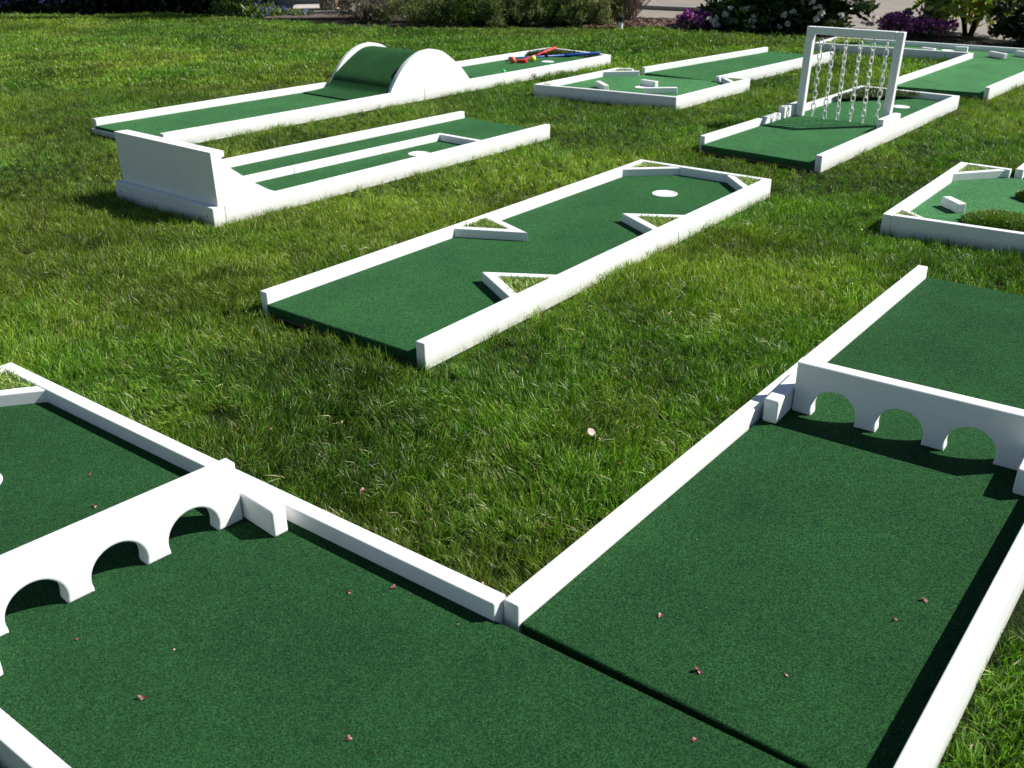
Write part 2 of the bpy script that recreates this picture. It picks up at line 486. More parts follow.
# ---- back left lane with the hump, clubs and balls
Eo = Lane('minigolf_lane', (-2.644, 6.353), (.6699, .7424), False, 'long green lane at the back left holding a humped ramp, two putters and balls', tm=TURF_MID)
for a_, b_ in ((0.0, 2.235), (2.239, 4.518)): Eo.rail((a_, 0), (b_, 0), .040)
for a_, b_ in ((.023, 2.145), (2.149, 4.440)):
    g = lambda d: .804 - (d - .023) * .0043
    Eo.rail((a_, g(a_)), (b_, g(b_)), .040, (0, -1))
Eo.rail((4.518, .042), (4.443, .745), .038, (-1, 0))
Eo.turf([(-.012, .041), (4.478, .041), (4.41, .745), (.012, .762)], .004)
Eo.box('fascia', [(-.024, .004), (-.0135, .004), (.010, .79), (.000, .79)], .002, .033, bevel=.001)
gp = Eo.grass_fill([(4.14, .045), (4.33, .42), (4.44, .43), (4.472, .045)], Eo.e, ZT, (.022, .036), 14000, DARKB, 'grass_patch', .006)
Eo.grass_fill([(4.24, .60), (4.30, .735), (4.40, .74), (4.405, .60)], Eo.e, ZT, (.014, .024), 12000, DARKB, 'grass_patch', .006)
Eo.cup(3.98, .437, .052)
h = empty('humped_ramp', (*Eo.world(2.26, .40), 0), Eo.yaw, 'green carpeted hump between two rounded white side boards on the back left lane', 'humped ramp')
hp = [(1.850, .052), (1.858, .091), (1.923, .180), (2.004, .258), (2.084, .305), (2.163, .334), (2.230, .343), (2.285, .343), (2.39, .316), (2.495, .250), (2.580, .183), (2.662, .093), (2.675, .052)]
# denser outline through the measured points
def dense(p, k=4):
    q = []
    P = [p[0]] + p + [p[-1]]
    for i in range(1, len(P) - 2):
        for j in range(k):
            t = j / k
            a, b, c, d = (np.array(P[i - 1]), np.array(P[i]), np.array(P[i + 1]), np.array(P[i + 2]))
            q.append(tuple(.5 * ((2 * b) + (-a + c) * t + (2 * a - 5 * b + 4 * c - d) * t * t + (-a + 3 * b - 3 * c + d) * t ** 3)))
    q.append(p[-1]); return q
hd = dense(hp)
for n0, n1, off in ((.052, .084, .0), (.715, .752, .0)):
    bm = bmesh.new()
    extrude_profile(bm, [(u - 2.26, z) for u, z in hd], lambda u, w_, z: (u, -(w_ - .40), z), n0, n1)
    obj_bm('side_board', bm, PAINT, h, .003, 2)
cp = dense([(1.585, .0515), (1.70, .0535), (1.80, .064), (1.85, .098), (1.90, .150), (1.998, .213), (2.098, .270), (2.18, .304), (2.26, .312), (2.34, .298), (2.44, .238), (2.54, .155), (2.63, .075), (2.70, .056), (2.90, .0515)])
bm = bmesh.new()
extrude_profile(bm, [(u - 2.26, z + .008) for u, z in cp] + [(u - 2.26, z) for u, z in cp[::-1]], lambda u, w_, z: (u, -(w_ - .40), z), .085, .714)
obj_bm('carpet_ramp', bm, TURF, h, 0)

# ---- square with loose blocks and its straight lane behind
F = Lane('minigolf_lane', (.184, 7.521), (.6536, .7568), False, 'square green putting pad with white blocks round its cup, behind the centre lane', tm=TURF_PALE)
F.rail((0, 0), (1.071, 0), .034)
F.rail((.001, .0345), (.146, 1.112), .032, (1, 0))
F.rail((.147, 1.143), (1.179, 1.151), .034, (0, -1))
F.rail((1.073, .0345), (1.098, .150), .034, (-1, 0)); F.rail((1.160, .925), (1.178, 1.116), .034, (-1, 0))
F.turf([(.035, .035), (1.07, .035), (1.175, 1.116), (.178, 1.112)])
st = F.strip((.835, .034), (1.035, .246), (1, -1)); F.grass_fill([(.88, .036), (1.04, .20), (1.04, .036)], st, ZT, (.02, .032), 5000, None, 'grass_infill', .006)
st = F.strip((1.13, .93), (.96, 1.116), (1, 1)); F.grass_fill([(1.13, .98), (1.02, 1.115), (1.14, 1.115)], st, ZT, (.02, .032), 5000, None, 'grass_infill', .006)
st = F.strip((.150, .034), (.058, .20), (-1, -1)); F.grass_fill([(.036, .036), (.11, .036), (.05, .15)], st, ZT, (.02, .034), 5000, None, 'grass_infill', .006)
F.cup(.575, .585)
def loose_block(L, a, b, w, z1, label, group):
    """a wooden block lying on the turf, long face from a to b"""
    (x0, y0), (x1, y1) = L.world(*a), L.world(*b)
    Lg = math.hypot(x1 - x0, y1 - y0)
    bm = bmesh.new(); prism(bm, [(-Lg / 2, -w / 2), (Lg / 2, -w / 2), (Lg / 2, w / 2), (-Lg / 2, w / 2)], 0, z1 - ZT)
    o = obj_bm('wooden_block', bm, PAINT, None, .004, 3)
    o.location = ((x0 + x1) / 2, (y0 + y1) / 2, ZT + .0005); o.rotation_euler = (0, 0, math.atan2(y1 - y0, x1 - x0))
    return tag(o, label, 'wooden block', group)
GB = 'white wooden blocks set on the turf'
loose_block(F, (.405, .295), (.272, .466), .040, .092, 'white wooden block standing askew left of the cup on the square pad', GB)
loose_block(F, (.660, .520), (.640, .665), .036, .092, 'short white wooden block just behind the cup on the square pad', GB)
loose_block(F, (.350, .745), (.500, .930), .036, .092, 'longest white wooden block, in front of the cup on the square pad', GB)
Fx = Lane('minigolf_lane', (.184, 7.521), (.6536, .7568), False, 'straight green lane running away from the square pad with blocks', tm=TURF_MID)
Fx.rail((1.207, .152), (2.975, .340), .034)
Fx.rail((1.130, .912), (3.02, .985), .036, (0, -1))
Fx.turf([(1.196, .19), (3.01, .376), (3.03, .945), (1.145, .872)], .02)

# ---- lane with chain curtain
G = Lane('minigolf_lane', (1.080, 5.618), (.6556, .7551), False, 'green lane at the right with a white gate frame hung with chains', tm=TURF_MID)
G.rail((0, 0), (2.231, 0), .034)
G.rail((-.057, .762), (2.207, .703), .036, (0, -1))
G.rail((2.231, .0345), (2.208, .668), .034, (-1, 0))
G.turf([(-.036, .035), (2.196, .035), (2.176, .668), (-.064, .725)])
G.grass_fill([(1.66, .036), (1.80, .15), (2.172, .46), (2.192, .036)], G.e, ZT, (.022, .036), 14000, DARKB, 'grass_patch', .005)
G.cup(1.778, .467)
for L_, q_ in ((Eo, [(-.075, .05), (0, .05), (0, .78), (-.075, .78)]), (G, [(-.09, .05), (-.03, .05), (-.05, .72), (-.11, .72)])):
    L_.cover(q_)          # grass is trodden down before the open ends
cf = empty('chain_gate', (*G.world(1.10, .355), 0), G.yaw, 'white wooden gate frame with six hanging white chains standing across a lane', 'chain gate')
def cbox(name, d0, d1, n0, n1, z0, z1, bev=.004):
    bm = bmesh.new(); prism(bm, [(d0, -n0), (d1, -n0), (d1, -n1), (d0, -n1)], z0, z1)
    for v in bm.verts:
        if z1 > .3: v.co.y -= (v.co.z - ZT) * .028     # the frame stands a touch out of plumb
    return obj_bm(name, bm, PAINT, cf, bev, 2)
cbox('post', -.02, .020, -.300, -.252, ZT + .0005, .5905); cbox('post', -.02, .020, .256, .303, ZT + .0005, .5905)
cbox('crossbeam', -.0205, .0195, -.2515, .2555, .547, .591)
cbox('foot', -.165, .09, -.346, -.3025, ZT + .0005, .122); cbox('foot', -.21, .052, .3055, .346, ZT + .0005, .125)
def chain_mesh(seed):
    rr = random.Random(seed); bm = bmesh.new(); z = .520; k = 0; tw = rr.uniform(0, 6)
    while z > .075:
        tilt = tw + (k % 2) * math.pi / 2 + rr.uniform(-.15, .15); hh, hw, wr = .0240, .0118, .0034
        pts = []
        for i in range(16):
            a = i * 2 * math.pi / 16
            x = math.cos(a) * hw; zz = math.sin(a) * hw + (hh - hw) * (1 if math.sin(a) > 0 else -1) * min(1, abs(math.sin(a)) * 3)
            pts.append(Vector((x * math.cos(tilt), x * math.sin(tilt), z - hh + zz)))
        ring = []
        for i, p in enumerate(pts):
            t = (pts[(i + 1) % 16] - pts[i - 1]).normalized(); nn = Vector((-math.sin(tilt), math.cos(tilt), 0)); u = t.cross(nn)
            ring.append([bm.verts.new(p + (nn * math.cos(q * math.pi / 3) + u * math.sin(q * math.pi / 3)) * wr) for q in range(6)])
        for i in range(16):
            a_, b_ = ring[i], ring[(i + 1) % 16]
            for q in range(6): bm.faces.new((a_[q], a_[(q + 1) % 6], b_[(q + 1) % 6], b_[q]))
        z -= .0385; k += 1; tw += rr.uniform(-.12, .12)
    return bm
for i, n in enumerate((.163, .245, .328, .410, .491, .572)):
    c = obj_bm('chain', chain_mesh(i), CHAINP, cf, 0, smooth=True)
    c.location = (rng.normal(0, .002), -(n - .355), rng.normal(0, .002)); c.rotation_euler = (rng.normal(0, .012), rng.normal(0, .012), 0)
    bm = bmesh.new(); tube(bm, [(0, 0, .553), (0, 0, .530), (.004, 0, .522), (.008, 0, .516), (.004, 0, .509), (-.002, 0, .512)], .0022, 6)
    obj_bm('hook', bm, STEEL, c, 0, smooth=True)

# ---- right lane pad with turf mounds
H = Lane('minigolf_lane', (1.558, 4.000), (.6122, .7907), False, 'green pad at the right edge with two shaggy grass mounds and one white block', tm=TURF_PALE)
H.rail((0, 0), (1.157, 0), .038)
H.rail((.001, .0385), (.064, 1.15), .032, (1, 0))
H.rail((.10, 1.15), (1.157, 1.15), .034, (0, -1))
H.rail((1.157, .0385), (1.148, .243), .032, (-1, 0)); H.rail((1.157, 1.02), (1.157, 1.115), .032, (-1, 0))
H.turf([(.034, .039), (1.135, .039), (1.135, 1.115), (.094, 1.115)])
st = H.strip((.895, .036), (1.124, .226), (1, -1), .030); H.grass_fill([(.94, .038), (1.123, .19), (1.123, .038)], st, ZT, (.024, .036), 9000)
st = H.strip((.155, .038), (.045, .17), (-1, -1), .022); H.grass_fill([(.035, .04), (.12, .04), (.04, .14)], st, ZT, (.026, .042), 9000)
loose_block(H, (.432, .135), (.345, .226), .040, .092, 'white wooden block lying askew beside the shaggy mound at the right edge', GB)
def mound(cd, cn, rd, rn, hgt):
    n = 8000; r = np.sqrt(rng.random(n)); a = rng.uniform(0, 2 * np.pi, n)
    wob = 1 + .12 * np.sin(3 * a + cd * 9) + .07 * np.sin(7 * a)
    x = cd + r * rd * wob * np.cos(a); y = cn + r * rn * wob * np.sin(a)
    xy = np.stack([x, H.sg * y], 1)
    zz = ZT + (hgt - .022) * np.clip(1 - r ** 4, 0, 1)
    v, f, lt, tt = blades(n, xy, rng.uniform(.014, .028, n), rng.uniform(.0025, .004, n), rng.uniform(.1, 1.0, n), 0.0, np.clip(rng.normal(.5, .16, n), 0, 1))
    v[:, 2] += np.repeat(zz, 7)
    K = 28; b0 = len(v); dome = []
    for j, rr in enumerate((1.0, .85, .5)):
        for k in range(K):
            q = k * 2 * math.pi / K; wb = 1 + .12 * math.sin(3 * q + cd * 9) + .07 * math.sin(7 * q)
            dome.append((cd + rr * rd * wb * math.cos(q), H.sg * (cn + rr * rn * wb * math.sin(q)), ZT + .0005 + (hgt - .018) * (1 - rr ** 4)))
    fl = list(f); l2 = list(lt)
    for j in range(2):
        for k in range(K):
            k2 = (k + 1) % K
            fl += [b0 + j * K + k, b0 + j * K + k2, b0 + (j + 1) * K + k2, b0 + (j + 1) * K + k]; l2.append(4)
    fl += [b0 + 2 * K + k for k in range(K)]; l2.append(K)
    np_mesh('grass_mound', np.vstack([v, dome]), fl, l2, ROUGHB, np.append(tt, np.full(len(dome), .3)), H.e)
mound(.262, .435, .098, .185, .052); mound(.765, .50, .085, .13, .055)
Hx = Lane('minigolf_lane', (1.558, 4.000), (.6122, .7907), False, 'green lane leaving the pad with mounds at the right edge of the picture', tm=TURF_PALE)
Hx.rail((1.153, .258), (3.59, .262), .036); Hx.rail((1.165, 1.01), (3.59, 1.01), .036, (0, -1))
Hx.turf([(1.17, .295), (3.6, .298), (3.6, .974), (1.17, .974)])

# ---- far right lane and the long cross piece at the back
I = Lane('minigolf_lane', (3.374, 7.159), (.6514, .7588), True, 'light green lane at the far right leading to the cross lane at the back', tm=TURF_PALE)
I.rail((0, -.034), (1.86, -.034), .034)
I.rail((-.05, .660), (1.815, .684), .038, (0, -1))
I.turf([(.0, .0), (1.868, .0), (1.868, .645), (-.07, .622)])
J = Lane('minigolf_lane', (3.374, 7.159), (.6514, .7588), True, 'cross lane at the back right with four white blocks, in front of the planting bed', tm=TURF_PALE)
J.rail((1.818, .690), (1.715, 2.077), .034, (1, 0))
J.rail((2.300, 2.13), (2.440, -.45), .034, (-1, 0))
J.rail((1.716, 2.080), (2.298, 2.132), .034, (0, -1))
J.rail((1.86, -.42), (2.42, -.45), .034, (0, 1))
J.turf([(1.874, -.386), (2.405, -.416), (2.268, 2.094), (1.752, 2.046), (1.856, .66), (1.874, .64)], .004)
J.grass_fill([(1.80, 2.03), (2.262, 2.08), (2.28, 1.78)], J.e, ZT, (.02, .036), 6000, None, 'grass_patch', .007)
J.cup(2.19, .99, .05)
loose_block(J, (1.965, 1.145), (1.915, 1.013), .036, .092, 'white wooden block at the front of the back cross lane, leftmost there', GB)
loose_block(J, (2.135, .905), (2.145, .800), .036, .098, 'white wooden block near the rear wall of the back cross lane', GB)
loose_block(J, (1.995, .562), (1.890, .402), .036, .095, 'slanted white wooden block at the corner where far right lanes meet', GB)
loose_block(J, (2.175, .393), (2.09, .24), .036, .095, 'white wooden block cut by the right edge on the back cross lane', GB)

# ------------------------------------------------------------------ putters and balls on the back left lane
def ball(d, n, r, col, name, label):
    bm = bmesh.new(); bmesh.ops.create_uvsphere(bm, u_segments=40, v_segments=24, radius=r)
    for v in bm.verts:      # dimples
        l = v.co.length; k = math.sin(v.co.x / r * 19) * math.sin(v.co.y / r * 19) * math.sin(v.co.z / r * 19)
        v.co *= 1 - .012 * max(0, k)
    o = obj_bm(name, bm, mat_simple(label.split()[0] + '_ball', col, .35, .04, 30, spec=.5), None, 0, smooth=True)
    o.location = (*Eo.world(d, n), ZT + r); return tag(o, label, 'golf ball')
ball(3.715, .262, .0275, (.80, .09, .03), 'golf_ball', 'orange red golf ball beside the putter heads')
ball(3.905, .330, .0265, (.80, .78, .06), 'golf_ball', 'yellow golf ball beside the putter shafts')
ball(3.225, .600, .016, (.05, .75, .15), 'golf_ball', 'small bright green practice ball against the near rail past the hump')
def putter(d0, n0, d1, n1, z1, col, grip, label, nm):
    """head at (d0,n0) on the turf, grip end at (d1,n1,z1)"""
    x0, y0 = Eo.world(d0, n0); x1, y1 = Eo.world(d1, n1)
    Lg = math.hypot(x1 - x0, y1 - y0); e = empty('putter', (x0, y0, ZT), math.atan2(y1 - y0, x1 - x0), label, 'putter')
    ms = mat_simple(nm + '_shaft', col, .35, .05, 20, spec=.5); mg = mat_simple(nm + '_grip', grip, .6, .1, 40)
    zz = lambda t: .020 + (z1 - ZT - .020) * t
    bm = bmesh.new(); tube(bm, [(0, 0, .024), (Lg * .02, 0, .022), (Lg * .60, 0, zz(.60))], [.0075, .0075, .0075], 10)
    obj_bm('shaft', bm, ms, e, 0, smooth=True)
    bm = bmesh.new(); tube(bm, [(Lg * .60, 0, zz(.60)), (Lg * .63, 0, zz(.63)), (Lg * .99, 0, zz(.99)), (Lg, 0, zz(1))], [.008, .0105, .0115, .009], 12)
    obj_bm('grip', bm, mg, e, 0, smooth=True)
    bm = bmesh.new(); prism(bm, [(-.026, -.045), (.012, -.045), (.016, .02), (.010, .05), (-.022, .05), (-.03, .02)], .001, .028)
    obj_bm('putter_head', bm, mat_simple(nm + '_head', (.012, .016, .03) if nm == 'blue' else (.55, .03, .04), .4, .05, 20, spec=.5), e, .006, 3)
    bm = bmesh.new(); tube(bm, [(Lg * .38, 0, zz(.38)), (Lg * .42, 0, zz(.42))], .0125, 10)
    obj_bm('band', bm, mat_simple(nm + '_band', (.02, .02, .03), .5, .05, 20), e, 0, smooth=True)
putter(3.84, .135, 4.39, .700, .102, (.03, .10, .42), (.02, .09, .40), 'blue putter lying across the back left lane with grip on the rail', 'blue')
putter(3.80, .300, 4.45, .140, .103, (.62, .03, .05), (.78, .06, .07), 'red putter resting its thick grip on the far corner rail', 'red')

# ------------------------------------------------------------------ ground, bed, driveway
LAWN_EDGE = [(-10.475, 15.519), (-7.188, 14.816), (-6.558, 14.667), (-5.923, 14.305), (-5.268, 14.587), (-4.237, 14.392), (-3.245, 13.656), (-2.66, 13.333), (-2.188, 12.795), (-1.783, 12.522), (-.914, 12.156), (.046, 12.003), (1.065, 12.004), (1.649, 12.05), (2.147, 11.582), (2.736, 11.23), (3.15, 10.92), J.world(2.45, 2.30), J.world(2.335, 2.08), J.world(2.40, 1.2), J.world(2.462, -.47), J.world(2.6, -1.2), (9.0, 6.8)]
DRIVE_EDGE = [(1.0, 14.2), (1.197, 13.544), (1.662, 13.099), (2.359, 12.773), (3.429, 12.19), (4.008, 11.802), (4.305, 11.364), (4.749, 10.847), (5.234, 10.45), (6.45, 9.556), (9.4, 7.0)]

def sheet(name, poly, z, mat):
    bm = bmesh.new(); vs = [bm.verts.new((x, y, z)) for x, y in poly]; f = bm.faces.new(vs)
    bmesh.ops.triangulate(bm, faces=[f])
    o = obj_bm(name, bm, mat, None, 0)
    if o.data.polygons[0].normal.z < 0: o.data.flip_normals()
    return tag(o, kind='structure')

def mat_ground():
    m, nt, b, _ = new_mat('lawn_soil_and_thatch')
    p = pos(nt)
    c = ramp(nt, noise(nt, p, 45, 5, .7), [(.3, (.006, .011, .002)), (.55, (.018, .032, .005)), (.75, (.040, .046, .012))]).outputs[0]
    nt.links.new(c, b.inputs['Base Color']); b.inputs['Roughness'].default_value = .95; b.inputs['Specular IOR Level'].default_value = .1
    bump(nt, b, noise(nt, p, 120, 3), .8, .02); return m
sheet('ground', [(-120, -60), (120, -60), (120, 160), (-120, 160)], 0, mat_ground())

def mat_bark():
    m, nt, b, _ = new_mat('bark_mulch'); p = pos(nt)
    v = node(nt, 'ShaderNodeTexVoronoi', Scale=38); nt.links.new(p, v.inputs['Vector'])
    c = ramp(nt, v.outputs['Color'], [(.1, (.010, .007, .005)), (.5, (.028, .017, .012)), (.9, (.06, .038, .028))]).outputs[0]
    nt.links.new(c, b.inputs['Base Color']); b.inputs['Roughness'].default_value = .9
    bump(nt, b, v.outputs['Distance'], .9, .03); return m
BED_BACK = [(12, 9.0), (9.4, 7.02)]
bed_poly = LAWN_EDGE + [(9.4, 7.0)] + DRIVE_EDGE[::-1][1:] + [(-2.0, 14.2), (-2.0, 17), (-12, 18)]
sheet('planting_bed', bed_poly, .006, mat_bark())

def mat_concrete(name, c, sc=9):
    m, nt, b, _ = new_mat(name); p = pos(nt)
    n1 = noise(nt, p, sc, 6, .65); n2 = noise(nt, p, 260, 2, .6)
    col = ramp(nt, n1, [(.3, tuple(x * .82 for x in c)), (.7, tuple(x * 1.12 for x in c))]).outputs[0]
    sp = ramp(nt, n2, [(.35, (.75, .75, .75)), (.65, (1.1, 1.1, 1.1))]).outputs[0]
    col = mix(nt, 1.0, col, sp, 'MULTIPLY'); nt.links.new(col, b.inputs['Base Color'])
    b.inputs['Roughness'].default_value = .85; bump(nt, b, n2, .4, .004); return m
sheet('driveway', DRIVE_EDGE + [(60, 7), (60, 60), (1.0, 60)], .010, mat_concrete('driveway_concrete', (.275, .240, .195), 2.2))
KERB = mat_concrete('kerb_concrete', (.30, .28, .25))
bm = bmesh.new(); prism(bm, [(1.0, 15.02), (2.75, 13.85), (2.82, 13.94), (1.07, 15.11)], .012, .065)
o = obj_bm('driveway_kerb', bm, KERB, None, .012, 3); tag(o, 'low concrete kerb bar lying on the driveway beyond the twiggy shrub', 'kerb')

# bark chips along the edge of the bed
n = 5200
cx = rng.uniform(.9, 2.05, n * 3); cy = rng.uniform(11.5, 13.5, n * 3)
pts = np.stack([cx, cy], 1); pts = pts[in_poly(pts, bed_poly)][:n]; n = len(pts)
yaw = rng.uniform(0, 6.28, n); ln = rng.uniform(.015, .05, n); wd = rng.uniform(.006, .018, n); tl = rng.uniform(-.5, .5, n)
Vv = np.zeros((n, 4, 3))
for k, (a, b) in enumerate(((-1, -1), (1, -1), (1, 1), (-1, 1))):
    Vv[:, k, 0] = pts[:, 0] + np.cos(yaw) * a * ln - np.sin(yaw) * b * wd
    Vv[:, k, 1] = pts[:, 1] + np.sin(yaw) * a * ln + np.cos(yaw) * b * wd
    Vv[:, k, 2] = .018 + rng.uniform(0, .015, n) + a * ln * tl * .6
BARK = mat_leaf('bark_chip', [(0, (.03, .018, .012)), (.5, (.10, .055, .036)), (.85, (.20, .12, .085)), (1, (.34, .24, .18))], trans=0)
ch = np_mesh('bark_chips', Vv.reshape(-1, 3), np.arange(n * 4), np.full(n, 4), BARK, np.repeat(rng.random(n), 4))
tag(ch, kind='stuff')

# ------------------------------------------------------------------ house corner at the back left
HOUSE = empty('house', (-5.5, 17.5, 0), 0, 'grey house wall and added unseen porch roof behind the hedge at the back left', 'house')
def wbox(name, x0, x1, y0, y1, z0, z1, mat, parent, bev=0.0):
    bm = bmesh.new(); q = [(x0, y0), (x1, y0), (x1, y1), (x0, y1)]
    if parent: q = [(a - parent.location.x, b - parent.location.y) for a, b in q]
    prism(bm, q, z0, z1); return obj_bm(name, bm, mat, parent, bev)
def mat_siding():
    m, nt, b, _ = new_mat('grey_siding'); p = pos(nt); sx = nt.nodes.new('ShaderNodeSeparateXYZ'); nt.links.new(p, sx.inputs[0])
    w = nt.nodes.new('ShaderNodeMath'); w.operation = 'MULTIPLY'; w.inputs[1].default_value = 6.5; nt.links.new(sx.outputs[2], w.inputs[0])
    fr = nt.nodes.new('ShaderNodeMath'); fr.operation = 'FRACT'; nt.links.new(w.outputs[0], fr.inputs[0])
    c = ramp(nt, noise(nt, p, 6, 4), [(.3, (.13, .13, .135)), (.7, (.17, .17, .175))]).outputs[0]
    nt.links.new(c, b.inputs['Base Color']); bump(nt, b, fr.outputs[0], 1, .02); b.inputs['Roughness'].default_value = .7; return m
wbox('wall', -12, -1.2, 17.3, 17.6, 0, 3.0, mat_siding(), HOUSE)
wbox('roof', -12.4, -3.9, 14.9, 17.9, 3.005, 3.2, mat_simple('roof_shingle', (.06, .055, .05), .9, .3, 30, .01), HOUSE)  # unseen roof, added so the back left hedge stands in shade
wbox('patio', -3.05, -1.95, 14.0, 15.249, .008, .075, mat_concrete('patio_concrete', (.52, .47, .42), 5), HOUSE, .01)
wbox('patio_edging', -3.15, -1.75, 13.42, 13.9, .008, .05, mat_simple('dark_stone_edge', (.11, .085, .07), .9, .35, 14, .01), HOUSE, .012)
def mat_stone():
    m, nt, b, _ = new_mat('tan_stone'); p = pos(nt)
    v = node(nt, 'ShaderNodeTexVoronoi', Scale=7); nt.links.new(p, v.inputs['Vector'])
    c = ramp(nt, v.outputs['Color'], [(.1, (.26, .17, .085)), (.5, (.42, .29, .15)), (.9, (.50, .42, .31))]).outputs[0]
    ve = node(nt, 'ShaderNodeTexVoronoi', Scale=7, _feature='DISTANCE_TO_EDGE'); nt.links.new(p, ve.inputs['Vector'])
    g = ramp(nt, ve.outputs['Distance'], [(0, (.35, .35, .35)), (.06, (1, 1, 1))]).outputs[0]
    c = mix(nt, 1, c, g, 'MULTIPLY'); nt.links.new(c, b.inputs['Base Color']); b.inputs['Roughness'].default_value = .85
    bump(nt, b, noise(nt, p, 30, 4), .6, .02); return m
bm = bmesh.new(); pc = Vector((-2.34 + 5.5, 14.25 - 17.5)); prism(bm, [(pc.x + .22 * math.cos(R(q)), pc.y + .22 * math.sin(R(q))) for q in (10, 100, 190, 280)], .076, 2.6); obj_bm('stone_post', bm, mat_stone(), HOUSE, .015)
wbox('wall', -3.95, -1.3, 15.25, 15.5, 0, 3.0, mat_simple('light_grey_siding', (.30, .30, .30), .7, .06, 6), HOUSE)
wbox('pergola_beam', -4.2, -2.1, 14.17, 14.43, 2.605, 2.85, mat_simple('brown_timber', (.10, .07, .05), .8, .2, 20), HOUSE, .01)

# ------------------------------------------------------------------ shrubs
def leaves(n, centers, size, aspect, up, tint, droop=0.0):
    """diamond leaves, each folded a little along its rib"""
    th = rng.uniform(0, 2 * np.pi, n); el = np.clip(rng.normal(up, .5, n), -1.3, 1.5)
    d = np.stack([np.cos(th) * np.cos(el), np.sin(th) * np.cos(el), np.sin(el)], 1)
    r = rng.normal(0, 1, (n, 3)); s = np.cross(d, r); s /= np.linalg.norm(s, axis=1)[:, None] + 1e-9
    u = np.cross(s, d)
    L = size * rng.uniform(.65, 1.3, n)[:, None]; W = L * aspect
    V = np.zeros((n, 6, 3))
    V[:, 0] = centers; V[:, 1] = centers + d * L * .38 + s * W * .5 + u * W * .12; V[:, 2] = centers + d * L * .75 + s * W * .38 + u * W * .1
    V[:, 3] = centers + d * L; V[:, 4] = centers + d * L * .75 - s * W * .38 + u * W * .1; V[:, 5] = centers + d * L * .38 - s * W * .5 + u * W * .12
    base = (np.arange(n) * 6)[:, None]
    f = (np.array([0, 1, 2, 3, 0, 3, 4, 5])[None] + base).ravel()
    return V.reshape(-1, 3), f, np.full(n * 2, 4), np.repeat(tint, 6)

def shrub(name, x, y, rx, ry, hgt, nleaf, size, aspect, up, mat, wood, label, cat='shrub', group=None, z_low=.03, clumps=60, stems=9, skirt=1.0, parent_only=False, shell=.5):
    e = empty(name, (x, y, 0), 0, label, cat, group)
    # clump centres through an uneven dome
    k = clumps; a = rng.uniform(0, 2 * np.pi, k); q = rng.random(k) ** shell; ph = np.arcsin(rng.uniform(-.15, 1, k))
    lob = 1 + .18 * np.sin(3 * a + x * 7) + .12 * np.sin(5 * a + y * 3)
    cc = np.stack([rx * q * lob * np.cos(a) * np.cos(ph), ry * q * lob * np.sin(a) * np.cos(ph), z_low + (hgt - z_low) * (.28 + .72 * q * np.sin(ph) * (1 - .1 * np.sin(4 * a))) ], 1)
    low = rng.random(k) < .42 * skirt
    cc[low, 2] = z_low + rng.random(low.sum()) * hgt * .30
    cs = rng.uniform(.07, .15, k) * (rx + hgt) * .75
    ci = rng.integers(0, k, nleaf)
    off = rng.normal(0, 1, (nleaf, 3)); off *= (rng.random(nleaf) ** .4 / np.linalg.norm(off, axis=1))[:, None]
    pts = cc[ci] + off * cs[ci][:, None] * np.array([1, 1, .9])
    pts[:, 2] = np.abs(pts[:, 2] - .012) + .012
    tint = np.clip(rng.normal(.45, .22, nleaf) + (rng.random(k)[ci] - .5) * .35, 0, 1)
    v, f, lt, tt = leaves(nleaf, pts, size, aspect, up, tint)
    fo = np_mesh('foliage', v, f, lt, mat, tt, e)
    bm = bmesh.new()
    for i in range(stems):
        c = cc[rng.integers(0, k)]; b0 = np.array([rng.normal(0, rx * .10), rng.normal(0, ry * .10), .004])
        m1 = b0 * .6 + c * .4 + np.array([0, 0, .1 * hgt]); tube(bm, [b0, (b0 + m1) / 2 + rng.normal(0, .01, 3), m1, c], [.018 * hgt + .004, .014 * hgt + .003, .009 * hgt + .002, .003], 6)
    obj_bm('stem', bm, wood, e, 0, smooth=True)
    return e, cc, cs

WOOD = mat_simple('grey_brown_bark', (.13, .105, .085), .9, .35, 40, .01)
DWOOD = mat_simple('dark_bark', (.035, .028, .022), .9, .35, 40, .01)
L_ROSE = mat_leaf('rosemary_leaf', [(0, (.025, .038, .012)), (.5, (.13, .165, .055)), (.85, (.30, .31, .13)), (1, (.48, .43, .28))], trans=.3, rough=.6)
L_JUN = mat_leaf('juniper_leaf', [(0, (.010, .024, .006)), (.5, (.06, .12, .02)), (.9, (.20, .30, .045)), (1, (.32, .40, .07))], trans=.3, rough=.6)
L_GREY = mat_leaf('grey_twig_leaf', [(0, (.05, .045, .035)), (.5, (.14, .12, .09)), (1, (.28, .24, .19))], trans=.1, rough=.7)
L_RHO = mat_leaf('rhododendron_leaf', [(0, (.010, .022, .006)), (.5, (.028, .058, .013)), (.85, (.075, .12, .028)), (1, (.16, .19, .05))], trans=.2, rough=.3, spec=.6)
L_HEDGE = mat_leaf('hedge_leaf', [(0, (.006, .012, .004)), (.6, (.016, .030, .009)), (1, (.035, .055, .015))], trans=.15, rough=.5)  # shade of the back left hedge put into a very dark leaf colour
L_LIGHT = mat_leaf('light_green_leaf', [(0, (.04, .075, .012)), (.5, (.10, .16, .025)), (1, (.22, .29, .06))], trans=.35, rough=.4)
L_TREE = mat_leaf('small_tree_leaf', [(0, (.03, .06, .010)), (.4, (.16, .24, .03)), (.75, (.42, .50, .08)), (.97, (.58, .58, .14)), (1, (.45, .22, .03))], trans=.4, rough=.35, spec=.5)
L_PURP = mat_leaf('purple_blossom', [(0, (.06, .010, .05)), (.4, (.30, .06, .25)), (.8, (.62, .20, .54)), (1, (.72, .38, .66))], trans=.25, rough=.6, tcol=1, tmul=(1, 1, 1))
